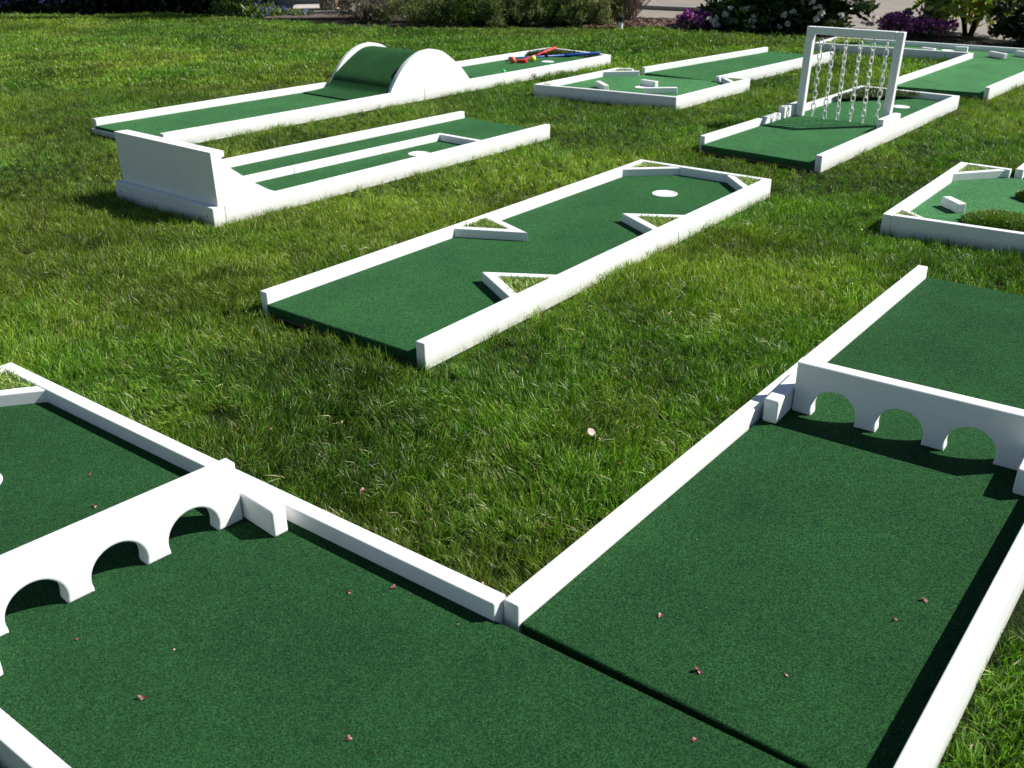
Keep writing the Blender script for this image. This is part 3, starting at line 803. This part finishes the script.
L_BLUE = mat_leaf('blue_violet_petal', [(0, (.06, .05, .28)), (.6, (.14, .13, .52)), (1, (.33, .33, .75))], trans=.3, rough=.6, tcol=1, tmul=(1, 1, 1))
L_WHITE = mat_leaf('white_petal', [(0, (.55, .50, .42)), (.6, (.76, .72, .68)), (1, (.84, .82, .80))], trans=.3, rough=.6, tcol=1, tmul=(1, .96, .94))

GR = 'low evergreen shrubs in the row behind the lawn'
shrub('shrub', -1.78, 13.15, .55, .45, .48, 5200, .045, .16, .9, L_GREY, WOOD, 'thin grey leaved shrub beside the stone post', clumps=55, stems=26, skirt=.3)
row = [(-1.02, 12.95, .62, .48, .44, L_ROSE, 'greyish rosemary shrub next to the thin grey shrub'),
       (-.42, 12.78, .50, .45, .50, L_JUN, 'dark green upright juniper, second in the shrub row from the left'),
       (.10, 12.72, .50, .45, .42, L_ROSE, 'olive rosemary shrub in the middle of the shrub row'),
       (.55, 12.70, .42, .42, .52, L_JUN, 'dark juniper shrub between two olive rosemary shrubs'),
       (.92, 12.62, .44, .40, .42, L_ROSE, 'olive rosemary shrub at the right end of the row, beside the bare twiggy shrub')]
for x, y, rx, ry, hh, mt, lb in row:
    shrub('shrub', x, y, rx, ry, hh, 11000, .052, .17, .9, mt, WOOD, lb, group=GR, clumps=120, stems=12, skirt=1.3, shell=.22)
# bare reddish twiggy shrub: a fan of thin twigs
e = empty('twiggy_shrub', (1.42, 12.95, 0), 0, 'bare reddish brown twiggy shrub on the bark mulch', 'shrub')
bm = bmesh.new()
for i in range(620):
    a = rng.uniform(0, 6.28); l = rng.uniform(.34, .62); sp = rng.uniform(.05, 1.15)
    b0 = np.array([rng.normal(0, .05), rng.normal(0, .05), .004]); d = np.array([math.cos(a) * sp, math.sin(a) * sp, 1.0]); d /= np.linalg.norm(d)
    p1 = b0 + d * l * .5 + rng.normal(0, .02, 3); p2 = b0 + d * l + np.array([0, 0, .05]) + rng.normal(0, .05, 3)
    tube(bm, [b0, p1, p2], [.0055, .004, .0018], 4, False)
obj_bm('stem', bm, mat_simple('red_brown_twig', (.24, .18, .15), .85, .35, 50), e, 0)
# purple azaleas
def azalea(x, y, rx, ry, hh, label):
    e, cc, cs = shrub('azalea', x, y, rx, ry, hh, 2600, .03, .5, .3, L_JUN, DWOOD, label, 'azalea', 'purple flowering azaleas', clumps=50, stems=10)
    n = 6500; ci = rng.integers(0, len(cc), n); off = rng.normal(0, 1, (n, 3)); off /= np.linalg.norm(off, axis=1)[:, None]
    off[:, 2] = np.abs(off[:, 2]) * rng.choice([1, 1, 1, -1], n)
    pts = cc[ci] + off * cs[ci][:, None] * 1.05; pts[:, 2] = np.abs(pts[:, 2]) + .02
    v, f, lt, tt = leaves(n, pts, .028, .7, .4, np.clip(rng.normal(.5, .25, n), 0, 1)); np_mesh('blossoms', v, f, lt, L_PURP, tt, e)
azalea(2.24, 12.08, .32, .30, .19, 'purple azalea left of the white flowering rhododendron')
azalea(4.38, 11.00, .40, .34, .23, 'purple azalea seen just above the chain gate, left of the small tree')
# rhododendron with white trusses, two bushes grown together
def rhodo(x, y, rx, ry, hh, nl, nf, label):
    e, cc, cs = shrub('rhododendron', x, y, rx, ry, hh, nl, .105, .34, .15, L_RHO, DWOOD, label, 'rhododendron', 'white flowering rhododendrons', clumps=90, stems=14, skirt=1.0)
    me = None
    for i in range(nf):
        if i % 6 == 0:
            n = 46; u = rng.normal(0, 1, (n, 3)); u /= np.linalg.norm(u, axis=1)[:, None]; u[:, 2] = np.abs(u[:, 2]) * .9
            v, f, lt, tt = leaves(n, u * .014, .030, .75, .35, np.clip(rng.normal(.6, .25, n), 0, 1)); me = np_mesh('blossom', v, f, lt, L_WHITE, tt, 'mesh')
        o = bpy.data.objects.new('blossom', me); link(o, e)
        a = rng.uniform(-2.7, .8); hz = rng.uniform(.06, hh * .95) if i % 2 else rng.uniform(.06, .45)
        k = math.sqrt(max(.05, 1 - (hz / hh) ** 2)) * rng.uniform(1.0, 1.15)
        o.location = (rx * k * math.cos(a), ry * k * math.sin(a), hz); o.rotation_euler = (rng.uniform(-.6, .6), rng.uniform(-.6, .6), rng.uniform(0, 6)); o.scale = [rng.uniform(.8, 1.25)] * 3
rhodo(2.82, 12.0, .58, .50, .58, 5200, 44, 'white flowering rhododendron with dark glossy leaves, beside the left purple azalea')
rhodo(3.46, 11.62, .56, .46, .80, 5200, 60, 'white flowering rhododendron directly behind the chain gate')
# small multi-stemmed tree
def small_tree(x, y):
    e = empty('small_tree', (x, y, 0), 0, 'small multi stemmed tree with yellow green leaves at the top right', 'tree')
    bm = bmesh.new(); tips = []
    for i in range(7):
        a = i * .9 + rng.uniform(-.2, .2); r1 = rng.uniform(.12, .22); h1 = rng.uniform(.24, .34)
        b0 = np.array([math.cos(a) * .035, math.sin(a) * .035, .004]); p1 = np.array([math.cos(a) * r1 * .5, math.sin(a) * r1 * .5, h1 * .55]); p2 = np.array([math.cos(a) * r1, math.sin(a) * r1, h1])
        tube(bm, [b0, p1, p2], [.016, .013, .011], 7)
        for j in range(3):
            b = a + rng.uniform(-.9, .9); p3 = p2 + np.array([math.cos(b) * rng.uniform(.08, .25), math.sin(b) * rng.uniform(.08, .25), rng.uniform(.1, .6)])
            tube(bm, [p2, (p2 + p3) / 2 + rng.normal(0, .02, 3), p3], [.010, .007, .003], 6); tips.append(p3)
    obj_bm('trunk', bm, DWOOD, e, 0, smooth=True)
    nl = 3000; k = 80; a = rng.uniform(0, 6.28, k); q = np.sqrt(rng.random(k))
    cc = np.stack([.50 * q * np.cos(a), .46 * q * np.sin(a), .26 + .80 * rng.random(k) ** 1.6 * (1 - .5 * q ** 2) + .05 * q], 1)
    ci = rng.integers(0, k, nl); pts = cc[ci] + rng.normal(0, .055, (nl, 3)); pts[:, 2] = np.maximum(pts[:, 2], .19)
    v, f, lt, tt = leaves(nl, pts, .095, .42, -.25, np.clip(rng.normal(.55, .25, nl), 0, 1)); np_mesh('crown', v, f, lt, L_TREE, tt, e)
small_tree(4.86, 10.92)
shrub('shrub', 5.14, 10.16, .34, .34, .62, 5200, .06, .4, .3, L_HEDGE, DWOOD, 'dark evergreen shrub at the top right corner of the picture', clumps=80, stems=12)
# hedge in the shade on the left, blue flowers at its foot
for i, (x, y, lb) in enumerate(((-7.6, 15.55, 'dark hedge shrub in deep shade at the far left, blue flowers before it'), (-6.3, 15.35, 'dark hedge shrub in deep shade, second from the left edge'),
                                (-5.15, 15.3, 'dark hedge shrub in deep shade, third from the left edge'), (-4.25, 15.05, 'dark hedge shrub nearest the house patio'))):
    shrub('hedge_shrub', x, y, .85, .6, 2.0 if i < 3 else 1.7, 9000, .085, .5, .3, L_HEDGE, DWOOD, lb, 'hedge shrub', 'dark hedge shrubs at the back left', clumps=110, stems=12, skirt=1.3)
def flower_clump(x, y, r, hh, nl, nf, label, group='blue flowering plants along the bed edge', lm=None):
    e = empty('flowering_plant', (x, y, 0), 0, label, 'flowering plant', group)
    q = np.sqrt(rng.random((nl, 1))) * r; a = rng.uniform(0, 6.28, (nl, 1)); xy = np.hstack([q * np.cos(a), q * np.sin(a)])
    pts = np.hstack([xy, rng.random((nl, 1)) * hh * .6 + .012]); v, f, lt, tt = leaves(nl, pts, .07, .28, .9, rng.random(nl)); np_mesh('foliage', v, f, lt, lm or L_LIGHT, tt, e)
    if nf:
        q = np.sqrt(rng.random((nf, 1))) * r; a = rng.uniform(0, 6.28, (nf, 1))
        heads = np.hstack([q * np.cos(a), q * np.sin(a), rng.uniform(.55, 1.1, (nf, 1)) * hh]); n = nf * 9
        pts = np.repeat(heads, 9, 0) + rng.normal(0, .012, (n, 3)); pts[:, 2] = np.maximum(pts[:, 2], .03)
        v, f, lt, tt = leaves(n, pts, .020, .7, .2, np.clip(rng.normal(.55, .25, n), 0, 1)); np_mesh('blossoms', v, f, lt, L_BLUE, tt, e)
flower_clump(-3.72, 14.25, .30, .24, 500, 0, 'leafy light green plant at the end of the dark hedge')
flower_clump(-3.30, 13.98, .26, .22, 420, 8, 'light green leafy plant with few blue flowers, left of the forked trunk')
flower_clump(-3.05, 13.80, .20, .13, 240, 34, 'clump of blue violet flowers at the foot of the forked trunk')
flower_clump(-2.72, 13.80, .16, .08, 180, 20, 'clump of blue violet flowers on the patio edge near the stone post')
flower_clump(-3.22, 13.66, .10, .05, 100, 12, 'low blue violet flowers at the lawn edge left of the trunk')
flower_clump(-7.3, 14.95, .45, .26, 500, 110, 'wide clump of blue flowers in shade at the far left', lm=L_HEDGE)
flower_clump(-6.35, 14.95, .40, .26, 400, 60, 'clump of blue flowers in shade before the second hedge shrub', lm=L_HEDGE)
e = empty('young_tree', (-2.95, 14.25, 0), 0, 'young tree with a pale forked trunk beside the patio', 'tree')
bm = bmesh.new(); tube(bm, [(0, 0, .004), (-.02, 0, .12), (-.06, .0, .35), (-.12, .02, 1.1)], [.03, .026, .022, .014], 9); tube(bm, [(0, 0, .05), (.03, 0, .2), (.05, .01, .4), (.10, 0, 1.2)], [.024, .022, .02, .012], 9)
obj_bm('trunk', bm, mat_simple('pale_bark', (.30, .25, .20), .8, .25, 40, .01), e, 0, smooth=True)
n = 1600; cc = np.stack([rng.normal(0, .28, n), rng.normal(0, .28, n), rng.normal(1.55, .28, n)], 1); v, f, lt, tt = leaves(n, cc, .07, .5, 0, rng.random(n)); np_mesh('crown', v, f, lt, L_LIGHT, tt, e)
# small lawn marker
e = empty('path_light', (1.294, 11.93, 0), .3, 'small white and black stake light at the lawn edge', 'stake light')
bm = bmesh.new(); tube(bm, [(0, 0, .0), (0, 0, .095)], [.024, .026], 14); obj_bm('lens', bm, mat_simple('frosted_plastic', (.82, .85, .86), .3, .03, 20), e, .002, 1)
bm = bmesh.new(); tube(bm, [(0, 0, .0952), (0, 0, .150), (0, 0, .165)], [.040, .040, .020], 14); obj_bm('cap', bm, mat_simple('black_plastic', (.02, .02, .022), .4, .05, 20), e, 0)

# ------------------------------------------------------------------ fallen blossoms
def blossom_mesh(seed, big=False):
    r = np.random.default_rng(seed); V, Fc = [], []
    for i in range(5):
        if i > 2 + seed % 3: continue
        a = i * 1.257 + r.normal(0, .5); l = r.uniform(.004, .0075); w = l * r.uniform(.55, .85); lift = r.uniform(-.1, .9)
        d = np.array([math.cos(a), math.sin(a), 0]); s_ = np.array([-d[1], d[0], 0]); b = len(V); up = np.array([0, 0, 1])
        V += [np.array([0, 0, .002]), d * l * .5 + s_ * w / 2 + up * (.002 + l * .4 * lift), d * l + up * (.001 + l * lift * .8), d * l * .5 - s_ * w / 2 + up * (.002 + l * .4 * lift)]
        Fc += [b, b + 1, b + 2, b + 3]
    return V, Fc, [4] * (len(Fc) // 4)
PETAL = mat_leaf('dry_pink_petal', [(0, (.10, .012, .018)), (.45, (.24, .04, .06)), (.75, (.46, .20, .22)), (1, (.62, .46, .42))], trans=.2, rough=.7)
bms = []
for s_ in range(7):
    V, Fc, lt = blossom_mesh(s_); bms.append(np_mesh('fallen_blossom', V, Fc, lt, PETAL, np.repeat(np.clip(np.random.default_rng(s_).normal(.5, .33, 9), 0, 1), 4)[:len(V)], 'mesh'))
onA = [(-.802, 1.424), (-.631, 1.269), (-.321, 1.55), (-.105, 1.448), (-.268, 1.174), (-.238, 1.564), (-.616, 1.394), (.281, 1.166)]
onA2 = [(-1.002, 2.01), (-.939, 1.87)]
onB = [(.383, 1.716), (.273, 1.47), (.318, 1.319), (.465, 1.309), (.786, 1.509), (.706, 1.451)]
inG = [(-.185, 1.825), (-.258, 1.788), (.222, 2.18), (.298, 2.178), (-.478, 2.12), (-.632, 2.254), (.259, 2.055), (-.12, 1.95), (.05, 1.74), (-.35, 1.95)]
k = 0
for lst, lb, gp_, z in ((onA, 'tiny dried pink blossom on the left foreground turf, before the bridge', 'fallen blossoms before the left bridge', ZT),
                       (onA2, 'tiny dried pink blossom on the left foreground turf, behind the bridge', 'fallen blossoms behind the left bridge', ZT),
                       (onB, 'tiny dried pink blossom on the right foreground turf, before the bridge', 'fallen blossoms on the right foreground turf', ZT),
                       (inG, 'tiny reddish dried blossom caught in the grass between the two foreground lanes', 'fallen blossoms in the grass', .036)):
    for x, y in lst:
        o = bpy.data.objects.new('fallen_blossom', bms[k % 7]); link(o); k += 1
        o.location = (x, y, z + .0005); o.rotation_euler = (rng.normal(0, .2), rng.normal(0, .2), rng.uniform(0, 6.28)); o.scale = [rng.uniform(.75, 1.4)] * 3
        tag(o, lb, 'fallen blossom', gp_)
bm = bmesh.new(); N = 18
vs = [bm.verts.new((.0108 * math.cos(q * 2 * math.pi / N) * (1.12 if q == 12 else 1), 0.0117 * math.sin(q * 2 * math.pi / N) * (1.18 if q in (13, 14) else 1), .0015 * math.sin(q))) for q in range(N)]
c0 = bm.verts.new((0, 0, -.0025))
for q in range(N): bm.faces.new((vs[q], vs[(q + 1) % N], c0))
bmesh.ops.solidify(bm, geom=bm.faces[:], thickness=.0006)
o = obj_bm('fallen_petal', bm, mat_simple('pale_pink_petal', (.84, .70, .60), .6, .05, 300), None, 0, smooth=True)
o.location = (.202, 2.212, .042); o.rotation_euler = (.45, .45, .1); tag(o, 'round pale pink petal lying on the grass between the foreground lanes', 'petal')

# ------------------------------------------------------------------ litter caught in the lawn
n = 1500; lp = np.stack([rng.uniform(-3, 3, n), rng.uniform(.4, 6, n)], 1)
for poly in FOOT: lp = lp[~in_poly(lp, poly)]
n = len(lp); v, f, lt, tt = leaves(n, np.hstack([lp, rng.uniform(.022, .040, (n, 1))]), .0085, .55, .1, rng.random(n))
LITTER = mat_leaf('dry_litter', [(0, (.10, .025, .015)), (.35, (.24, .07, .05)), (.6, (.36, .20, .08)), (.8, (.42, .33, .16)), (1, (.60, .50, .42))], trans=.15, rough=.7, tcol=1, tmul=(1, 1, 1))
tag(np_mesh('lawn_litter', v, f, lt, LITTER, tt), kind='stuff')

# ------------------------------------------------------------------ lawn grass
def tuft(seed, n, rad, hlo, hhi, wlo, whi, lean):
    r = np.sqrt(rng.random(n)) * rad; a = rng.uniform(0, 6.28, n)
    v, f, lt, tt = blades(n, np.stack([r * np.cos(a), r * np.sin(a)], 1), rng.uniform(hlo, hhi, n), rng.uniform(wlo, whi, n), rng.uniform(*lean, n), -.003, np.clip(rng.normal(.5, .24, n), 0, 1))
    return v, f, lt, tt
def mat_lawn():
    m, nt, b, out = new_mat('lawn_grass')
    g = nt.nodes.new('ShaderNodeAttribute'); g.attribute_name = 'tint'; g.attribute_type = 'GEOMETRY'
    i = nt.nodes.new('ShaderNodeAttribute'); i.attribute_name = 'hue'; i.attribute_type = 'INSTANCER'
    green = ramp(nt, g.outputs['Fac'], [(0, (.010, .032, .002)), (.35, (.040, .115, .006)), (.65, (.140, .290, .022)), (.85, (.30, .46, .075)), (.97, (.30, .31, .12)), (1, (.48, .42, .25))]).outputs[0]
    olive = ramp(nt, g.outputs['Fac'], [(0, (.030, .052, .003)), (.35, (.105, .175, .011)), (.65, (.28, .37, .038)), (.88, (.48, .52, .11)), (1, (.50, .42, .22))]).outputs[0]
    c = mix(nt, i.outputs['Fac'], green, olive)
    lu = nt.nodes.new('ShaderNodeAttribute'); lu.attribute_name = 'lum'; lu.attribute_type = 'INSTANCER'
    c = mix(nt, 1.0, c, lu.outputs['Fac'], 'MULTIPLY')
    nt.links.new(c, b.inputs['Base Color']); b.inputs['Roughness'].default_value = .42; b.inputs['Specular IOR Level'].default_value = .38
    t = nt.nodes.new('ShaderNodeBsdfTranslucent'); nt.links.new(mix(nt, 1, c, (1.25, 1.6, .45), 'MULTIPLY'), t.inputs[0])
    ms = nt.nodes.new('ShaderNodeMixShader'); ms.inputs[0].default_value = .30
    nt.links.new(b.outputs[0], ms.inputs[1]); nt.links.new(t.outputs[0], ms.inputs[2]); nt.links.new(ms.outputs[0], out.inputs[0])
    return m
LAWN = mat_lawn()
src = bpy.data.collections.new('grass_tufts')
kinds = [(46, .029, .018, .052, .0013, .0025, (.0, .6)), (42, .036, .014, .044, .0013, .0025, (.2, 1.1)), (46, .024, .022, .060, .0012, .0023, (.0, .5)),
         (40, .038, .014, .042, .0015, .0030, (.3, 1.5)), (42, .029, .016, .050, .0013, .0025, (.0, .9))]
for q, a in enumerate(kinds):
    v, f, lt, tt = tuft(q, *a)
    me = np_mesh('tuft', v, f, lt, LAWN, tt, 'mesh'); src.objects.link(bpy.data.objects.new('tuft_%d' % q, me))
# far tufts: wider, more blades per tuft
for q in range(3):
    v, f, lt, tt = tuft(q, 56, .080, .026, .050, .0045, .0075, (.0, .9))
    me = np_mesh('tuft', v, f, lt, LAWN, tt, 'mesh'); src.objects.link(bpy.data.objects.new('tuft_%d' % (5 + q), me))

lawn_poly = [(-10.4, -1), (9, -1)] + LAWN_EDGE[::-1]
def grid_pts(x0, x1, y0, y1, dens):
    st = 1 / math.sqrt(dens); gx, gy = np.meshgrid(np.arange(x0, x1, st), np.arange(y0, y1, st))
    p = np.stack([gx.ravel(), gy.ravel()], 1); return p + rng.uniform(-.55, .55, p.shape) * st
def clear(p, gap):
    keep = in_poly(p, lawn_poly)
    for poly in FOOT:
        P = np.array(poly); lo, hi = P.min(0) - .1, P.max(0) + .1
        near = np.where(keep & (p[:, 0] > lo[0]) & (p[:, 0] < hi[0]) & (p[:, 1] > lo[1]) & (p[:, 1] < hi[1]))[0]
        if not len(near): continue
        q = p[near]; ins = in_poly(q, poly)
        for i in range(len(P)):
            a, b = P[i], P[(i + 1) % len(P)]; ab = b - a; t = np.clip(((q - a) @ ab) / (ab @ ab + 1e-12), 0, 1)
            ins |= np.linalg.norm(q - (a + t[:, None] * ab), axis=1) < gap
        keep[near[ins]] = False
    return p[keep]
# smooth value noise for patches of colour and growth
def vnoise(p, s, seed):
    r = np.random.default_rng(seed); g = r.random((64, 64)); q = p / s + 20
    i = np.floor(q).astype(int); f = q - i; f = f * f * (3 - 2 * f)
    a = g[i[:, 0] % 64, i[:, 1] % 64]; b = g[(i[:, 0] + 1) % 64, i[:, 1] % 64]; c = g[i[:, 0] % 64, (i[:, 1] + 1) % 64]; d = g[(i[:, 0] + 1) % 64, (i[:, 1] + 1) % 64]
    return (a * (1 - f[:, 0]) + b * f[:, 0]) * (1 - f[:, 1]) + (c * (1 - f[:, 0]) + d * f[:, 0]) * f[:, 1]
near = clear(grid_pts(-3.2, 3.2, .2, 4.6, 1650), .017)
mid = np.vstack([clear(grid_pts(-6, 5.5, 4.6, 8.2, 680), .018), clear(grid_pts(-5.2, -3.2, 1.5, 4.6, 500), .03), clear(grid_pts(3.2, 5.0, .5, 4.6, 300), .03)])
far = clear(grid_pts(-10.4, 7.0, 8.2, 15.2, 260), .05)
def gaps(p, thr):
    g = .5 * vnoise(p, .065, 31) + .3 * vnoise(p, .17, 32) + .2 * vnoise(p, .45, 33)
    return p[g > thr]
near = gaps(near, .235); mid = gaps(mid, .235)
pts = np.vstack([near, mid, far])
kind = np.concatenate([rng.integers(0, 5, len(near)), rng.integers(0, 5, len(mid)), rng.integers(5, 8, len(far))])
N = len(pts)
nz = .5 * vnoise(pts, .9, 1) + .3 * vnoise(pts, .33, 2) + .2 * vnoise(pts, .12, 3)
hue0 = .30
for (hx, hy), hr, ha in (((.95, 3.15), .55, .35), ((-.2, 5.0), .7, .35), ((-1.2, 3.5), .5, .25), ((.7, 5.6), .6, .25), ((-2.3, 4.2), .5, .2), ((-.1, 2.3), .75, -.25), ((2.0, 4.5), .8, -.1), ((-1.4, 2.8), .5, -.15)):
    hue0 = hue0 + ha * np.exp(-((pts[:, 0] - hx) ** 2 + (pts[:, 1] - hy) ** 2) / (2 * hr * hr))      # worn and lush patches of the lawn
hue = np.clip((nz - .5) * 2.6 + hue0 + rng.normal(0, .16, N), 0, 1)
grow = .50 + .95 * (.6 * vnoise(pts, .25, 5) + .4 * vnoise(pts, .08, 6)) + rng.normal(0, .10, N)
me = bpy.data.meshes.new('grass'); me.vertices.add(N); me.vertices.foreach_set('co', np.hstack([pts, np.zeros((N, 1))]).astype(np.float32).ravel())
def attr(nm, ty, val):
    a = me.attributes.new(nm, ty, 'POINT'); a.data.foreach_set('vector' if ty == 'FLOAT_VECTOR' else 'value', np.asarray(val).ravel())
# blades lie over in swirls: a smooth field of lean, and a random one on top
lx = (vnoise(pts, .22, 21) + .6 * vnoise(pts, .09, 22) - .8) * .75 + rng.normal(0, .28, N); ly = (vnoise(pts, .22, 23) + .6 * vnoise(pts, .09, 24) - .8) * .75 + rng.normal(0, .28, N)
band = np.sin(2 * np.pi * (pts[:, 1] + .12 * pts[:, 0]) / 1.15); far_w = np.clip((pts[:, 1] - 5.5) / 2.5, 0, 1)
ly = ly * (1 - .35 * far_w); lx = lx * (1 - .35 * far_w) ; ly += np.tanh(3 * band) * .34 * far_w       # mowing stripes lie alternately
lm = np.hypot(lx, ly); kk = np.minimum(1, .95 / np.maximum(lm, 1e-6)); lx *= kk; ly *= kk
# lean after spin: build the matrices and read the euler angles back
az = rng.uniform(0, 6.283, N); ca, sa = np.cos(az), np.sin(az); cx_, sx_, cy_, sy_ = np.cos(lx), np.sin(lx), np.cos(ly), np.sin(ly)
Z = np.zeros(N); O = np.ones(N)
Rz = np.array([[ca, -sa, Z], [sa, ca, Z], [Z, Z, O]]); Rx = np.array([[O, Z, Z], [Z, cx_, -sx_], [Z, sx_, cx_]]); Ry = np.array([[cy_, Z, sy_], [Z, O, Z], [-sy_, Z, cy_]])
RR = np.einsum('ijn,jkn,kln->iln', Ry, Rx, Rz)
attr('rot', 'FLOAT_VECTOR', np.stack([np.arctan2(RR[2, 1], RR[2, 2]), -np.arcsin(np.clip(RR[2, 0], -1, 1)), np.arctan2(RR[1, 0], RR[0, 0])], 1).astype(np.float32))
grow = np.where(kind >= 5, np.clip(grow * .85, .5, .95), np.where(pts[:, 1] > 4.6, grow * .86, grow * .94))
attr('scl', 'FLOAT', np.clip(grow, .34, 1.45).astype(np.float32)); attr('hue', 'FLOAT', hue.astype(np.float32))
# lush dark patches and paler ones, a hand or two across
lz = .40 * vnoise(pts, .55, 41) + .35 * vnoise(pts, .21, 42) + .25 * vnoise(pts, .085, 43)
lum = .97 + (lz - .5) * 1.5 + rng.normal(0, .15, N)
for (hx, hy), hr, ha in (((-.1, 2.3), .7, -.08), ((-.75, 2.75), .45, -.06), ((.75, 3.2), .5, .12), ((-.3, 4.9), .7, .12), ((.3, 1.7), .3, .08), ((1.6, 3.6), .4, -.12), ((-3.4, 9), 2.2, .06), ((-2.4, 3.9), .4, -.08)):
    lum = lum + ha * np.exp(-((pts[:, 0] - hx) ** 2 + (pts[:, 1] - hy) ** 2) / (2 * hr * hr))
attr('lum', 'FLOAT', np.clip(lum, .32, 1.7).astype(np.float32)); attr('pick', 'INT', kind.astype(np.int32))
me.materials.append(LAWN)
grass = link(bpy.data.objects.new('grass', me)); tag(grass, kind='stuff')
ng = bpy.data.node_groups.new('grass_scatter', 'GeometryNodeTree')
ng.interface.new_socket('Geometry', in_out='INPUT', socket_type='NodeSocketGeometry'); ng.interface.new_socket('Geometry', in_out='OUTPUT', socket_type='NodeSocketGeometry')
gi = ng.nodes.new('NodeGroupInput'); go = ng.nodes.new('NodeGroupOutput')
ip = ng.nodes.new('GeometryNodeInstanceOnPoints'); ci = ng.nodes.new('GeometryNodeCollectionInfo')
ci.inputs['Collection'].default_value = src; ci.inputs['Separate Children'].default_value = True; ci.inputs['Reset Children'].default_value = True
def nattr(nm, ty):
    n_ = ng.nodes.new('GeometryNodeInputNamedAttribute'); n_.data_type = ty; n_.inputs['Name'].default_value = nm
    return n_.outputs[0]
ng.links.new(gi.outputs[0], ip.inputs['Points']); ng.links.new(ci.outputs[0], ip.inputs['Instance']); ip.inputs['Pick Instance'].default_value = True
ng.links.new(nattr('pick', 'INT'), ip.inputs['Instance Index'])
er = ng.nodes.new('FunctionNodeEulerToRotation'); ng.links.new(nattr('rot', 'FLOAT_VECTOR'), er.inputs[0]); ng.links.new(er.outputs[0], ip.inputs['Rotation'])
ng.links.new(nattr('scl', 'FLOAT'), ip.inputs['Scale']); ng.links.new(ip.outputs[0], go.inputs[0])
grass.modifiers.new('scatter', 'NODES').node_group = ng
print('TUFTS', len(near), len(mid), len(far))

# ------------------------------------------------------------------ light
SUN_AZ, SUN_EL = R(6), R(42)      # azimuth from +x, turning to +y
w = bpy.data.worlds.new('World'); scene.world = w; w.use_nodes = True
nt = w.node_tree; nt.nodes.clear()
sky = nt.nodes.new('ShaderNodeTexSky'); sky.sky_type = 'NISHITA'; sky.sun_disc = False
sky.sun_elevation = SUN_EL; sky.sun_rotation = math.pi / 2 - SUN_AZ
sky.air_density = 1.0; sky.dust_density = .3; sky.ozone_density = 1.6
bg = nt.nodes.new('ShaderNodeBackground'); bg.inputs[1].default_value = .050
wo = nt.nodes.new('ShaderNodeOutputWorld'); nt.links.new(sky.outputs[0], bg.inputs[0]); nt.links.new(bg.outputs[0], wo.inputs[0])
sl = bpy.data.lights.new('sun', 'SUN'); sl.energy = 5.0; sl.angle = R(.53); sl.color = (1, .975, .935)
so = link(bpy.data.objects.new('sun', sl))
sd = Vector((math.cos(SUN_EL) * math.cos(SUN_AZ), math.cos(SUN_EL) * math.sin(SUN_AZ), math.sin(SUN_EL)))
so.rotation_euler = sd.to_track_quat('Z', 'Y').to_euler(); so.location = sd * 30

# ------------------------------------------------------------------ camera
PITCH, ROLL, FPX = .448656, -.011301, 981.27
fw = Vector((0, math.cos(PITCH), -math.sin(PITCH))); up = Vector((0, math.sin(PITCH), math.cos(PITCH))); rt = Vector((1, 0, 0))
c, s = math.cos(ROLL), math.sin(ROLL)
rt2 = c * rt + s * up; up2 = -s * rt + c * up
cd = bpy.data.cameras.new('camera'); co = link(bpy.data.objects.new('camera', cd))
M = Matrix.Identity(4)
for i in range(3): M[i][0], M[i][1], M[i][2] = rt2[i], up2[i], -fw[i]
M[0][3], M[1][3], M[2][3] = 0, 0, 1.245
co.matrix_world = M
cd.sensor_width = 36; cd.lens = FPX / 1024 * 36; cd.clip_start = .05; cd.clip_end = 500
cd.dof.use_dof = True; cd.dof.focus_distance = 2.9; cd.dof.aperture_fstop = 9
scene.camera = co
scene.view_settings.view_transform = 'Standard'; scene.view_settings.look = 'None'
scene.view_settings.exposure = .52; scene.view_settings.gamma = 1
scene.view_settings.use_curve_mapping = False
scene.cycles.use_denoising = True; scene.cycles.denoiser = 'OPENIMAGEDENOISE'; scene.cycles.denoising_prefilter = 'ACCURATE'; scene.cycles.use_adaptive_sampling = False; scene.cycles.sample_clamp_indirect = 3
scene.cycles.max_bounces = 6; scene.cycles.diffuse_bounces = 3; scene.cycles.transmission_bounces = 3
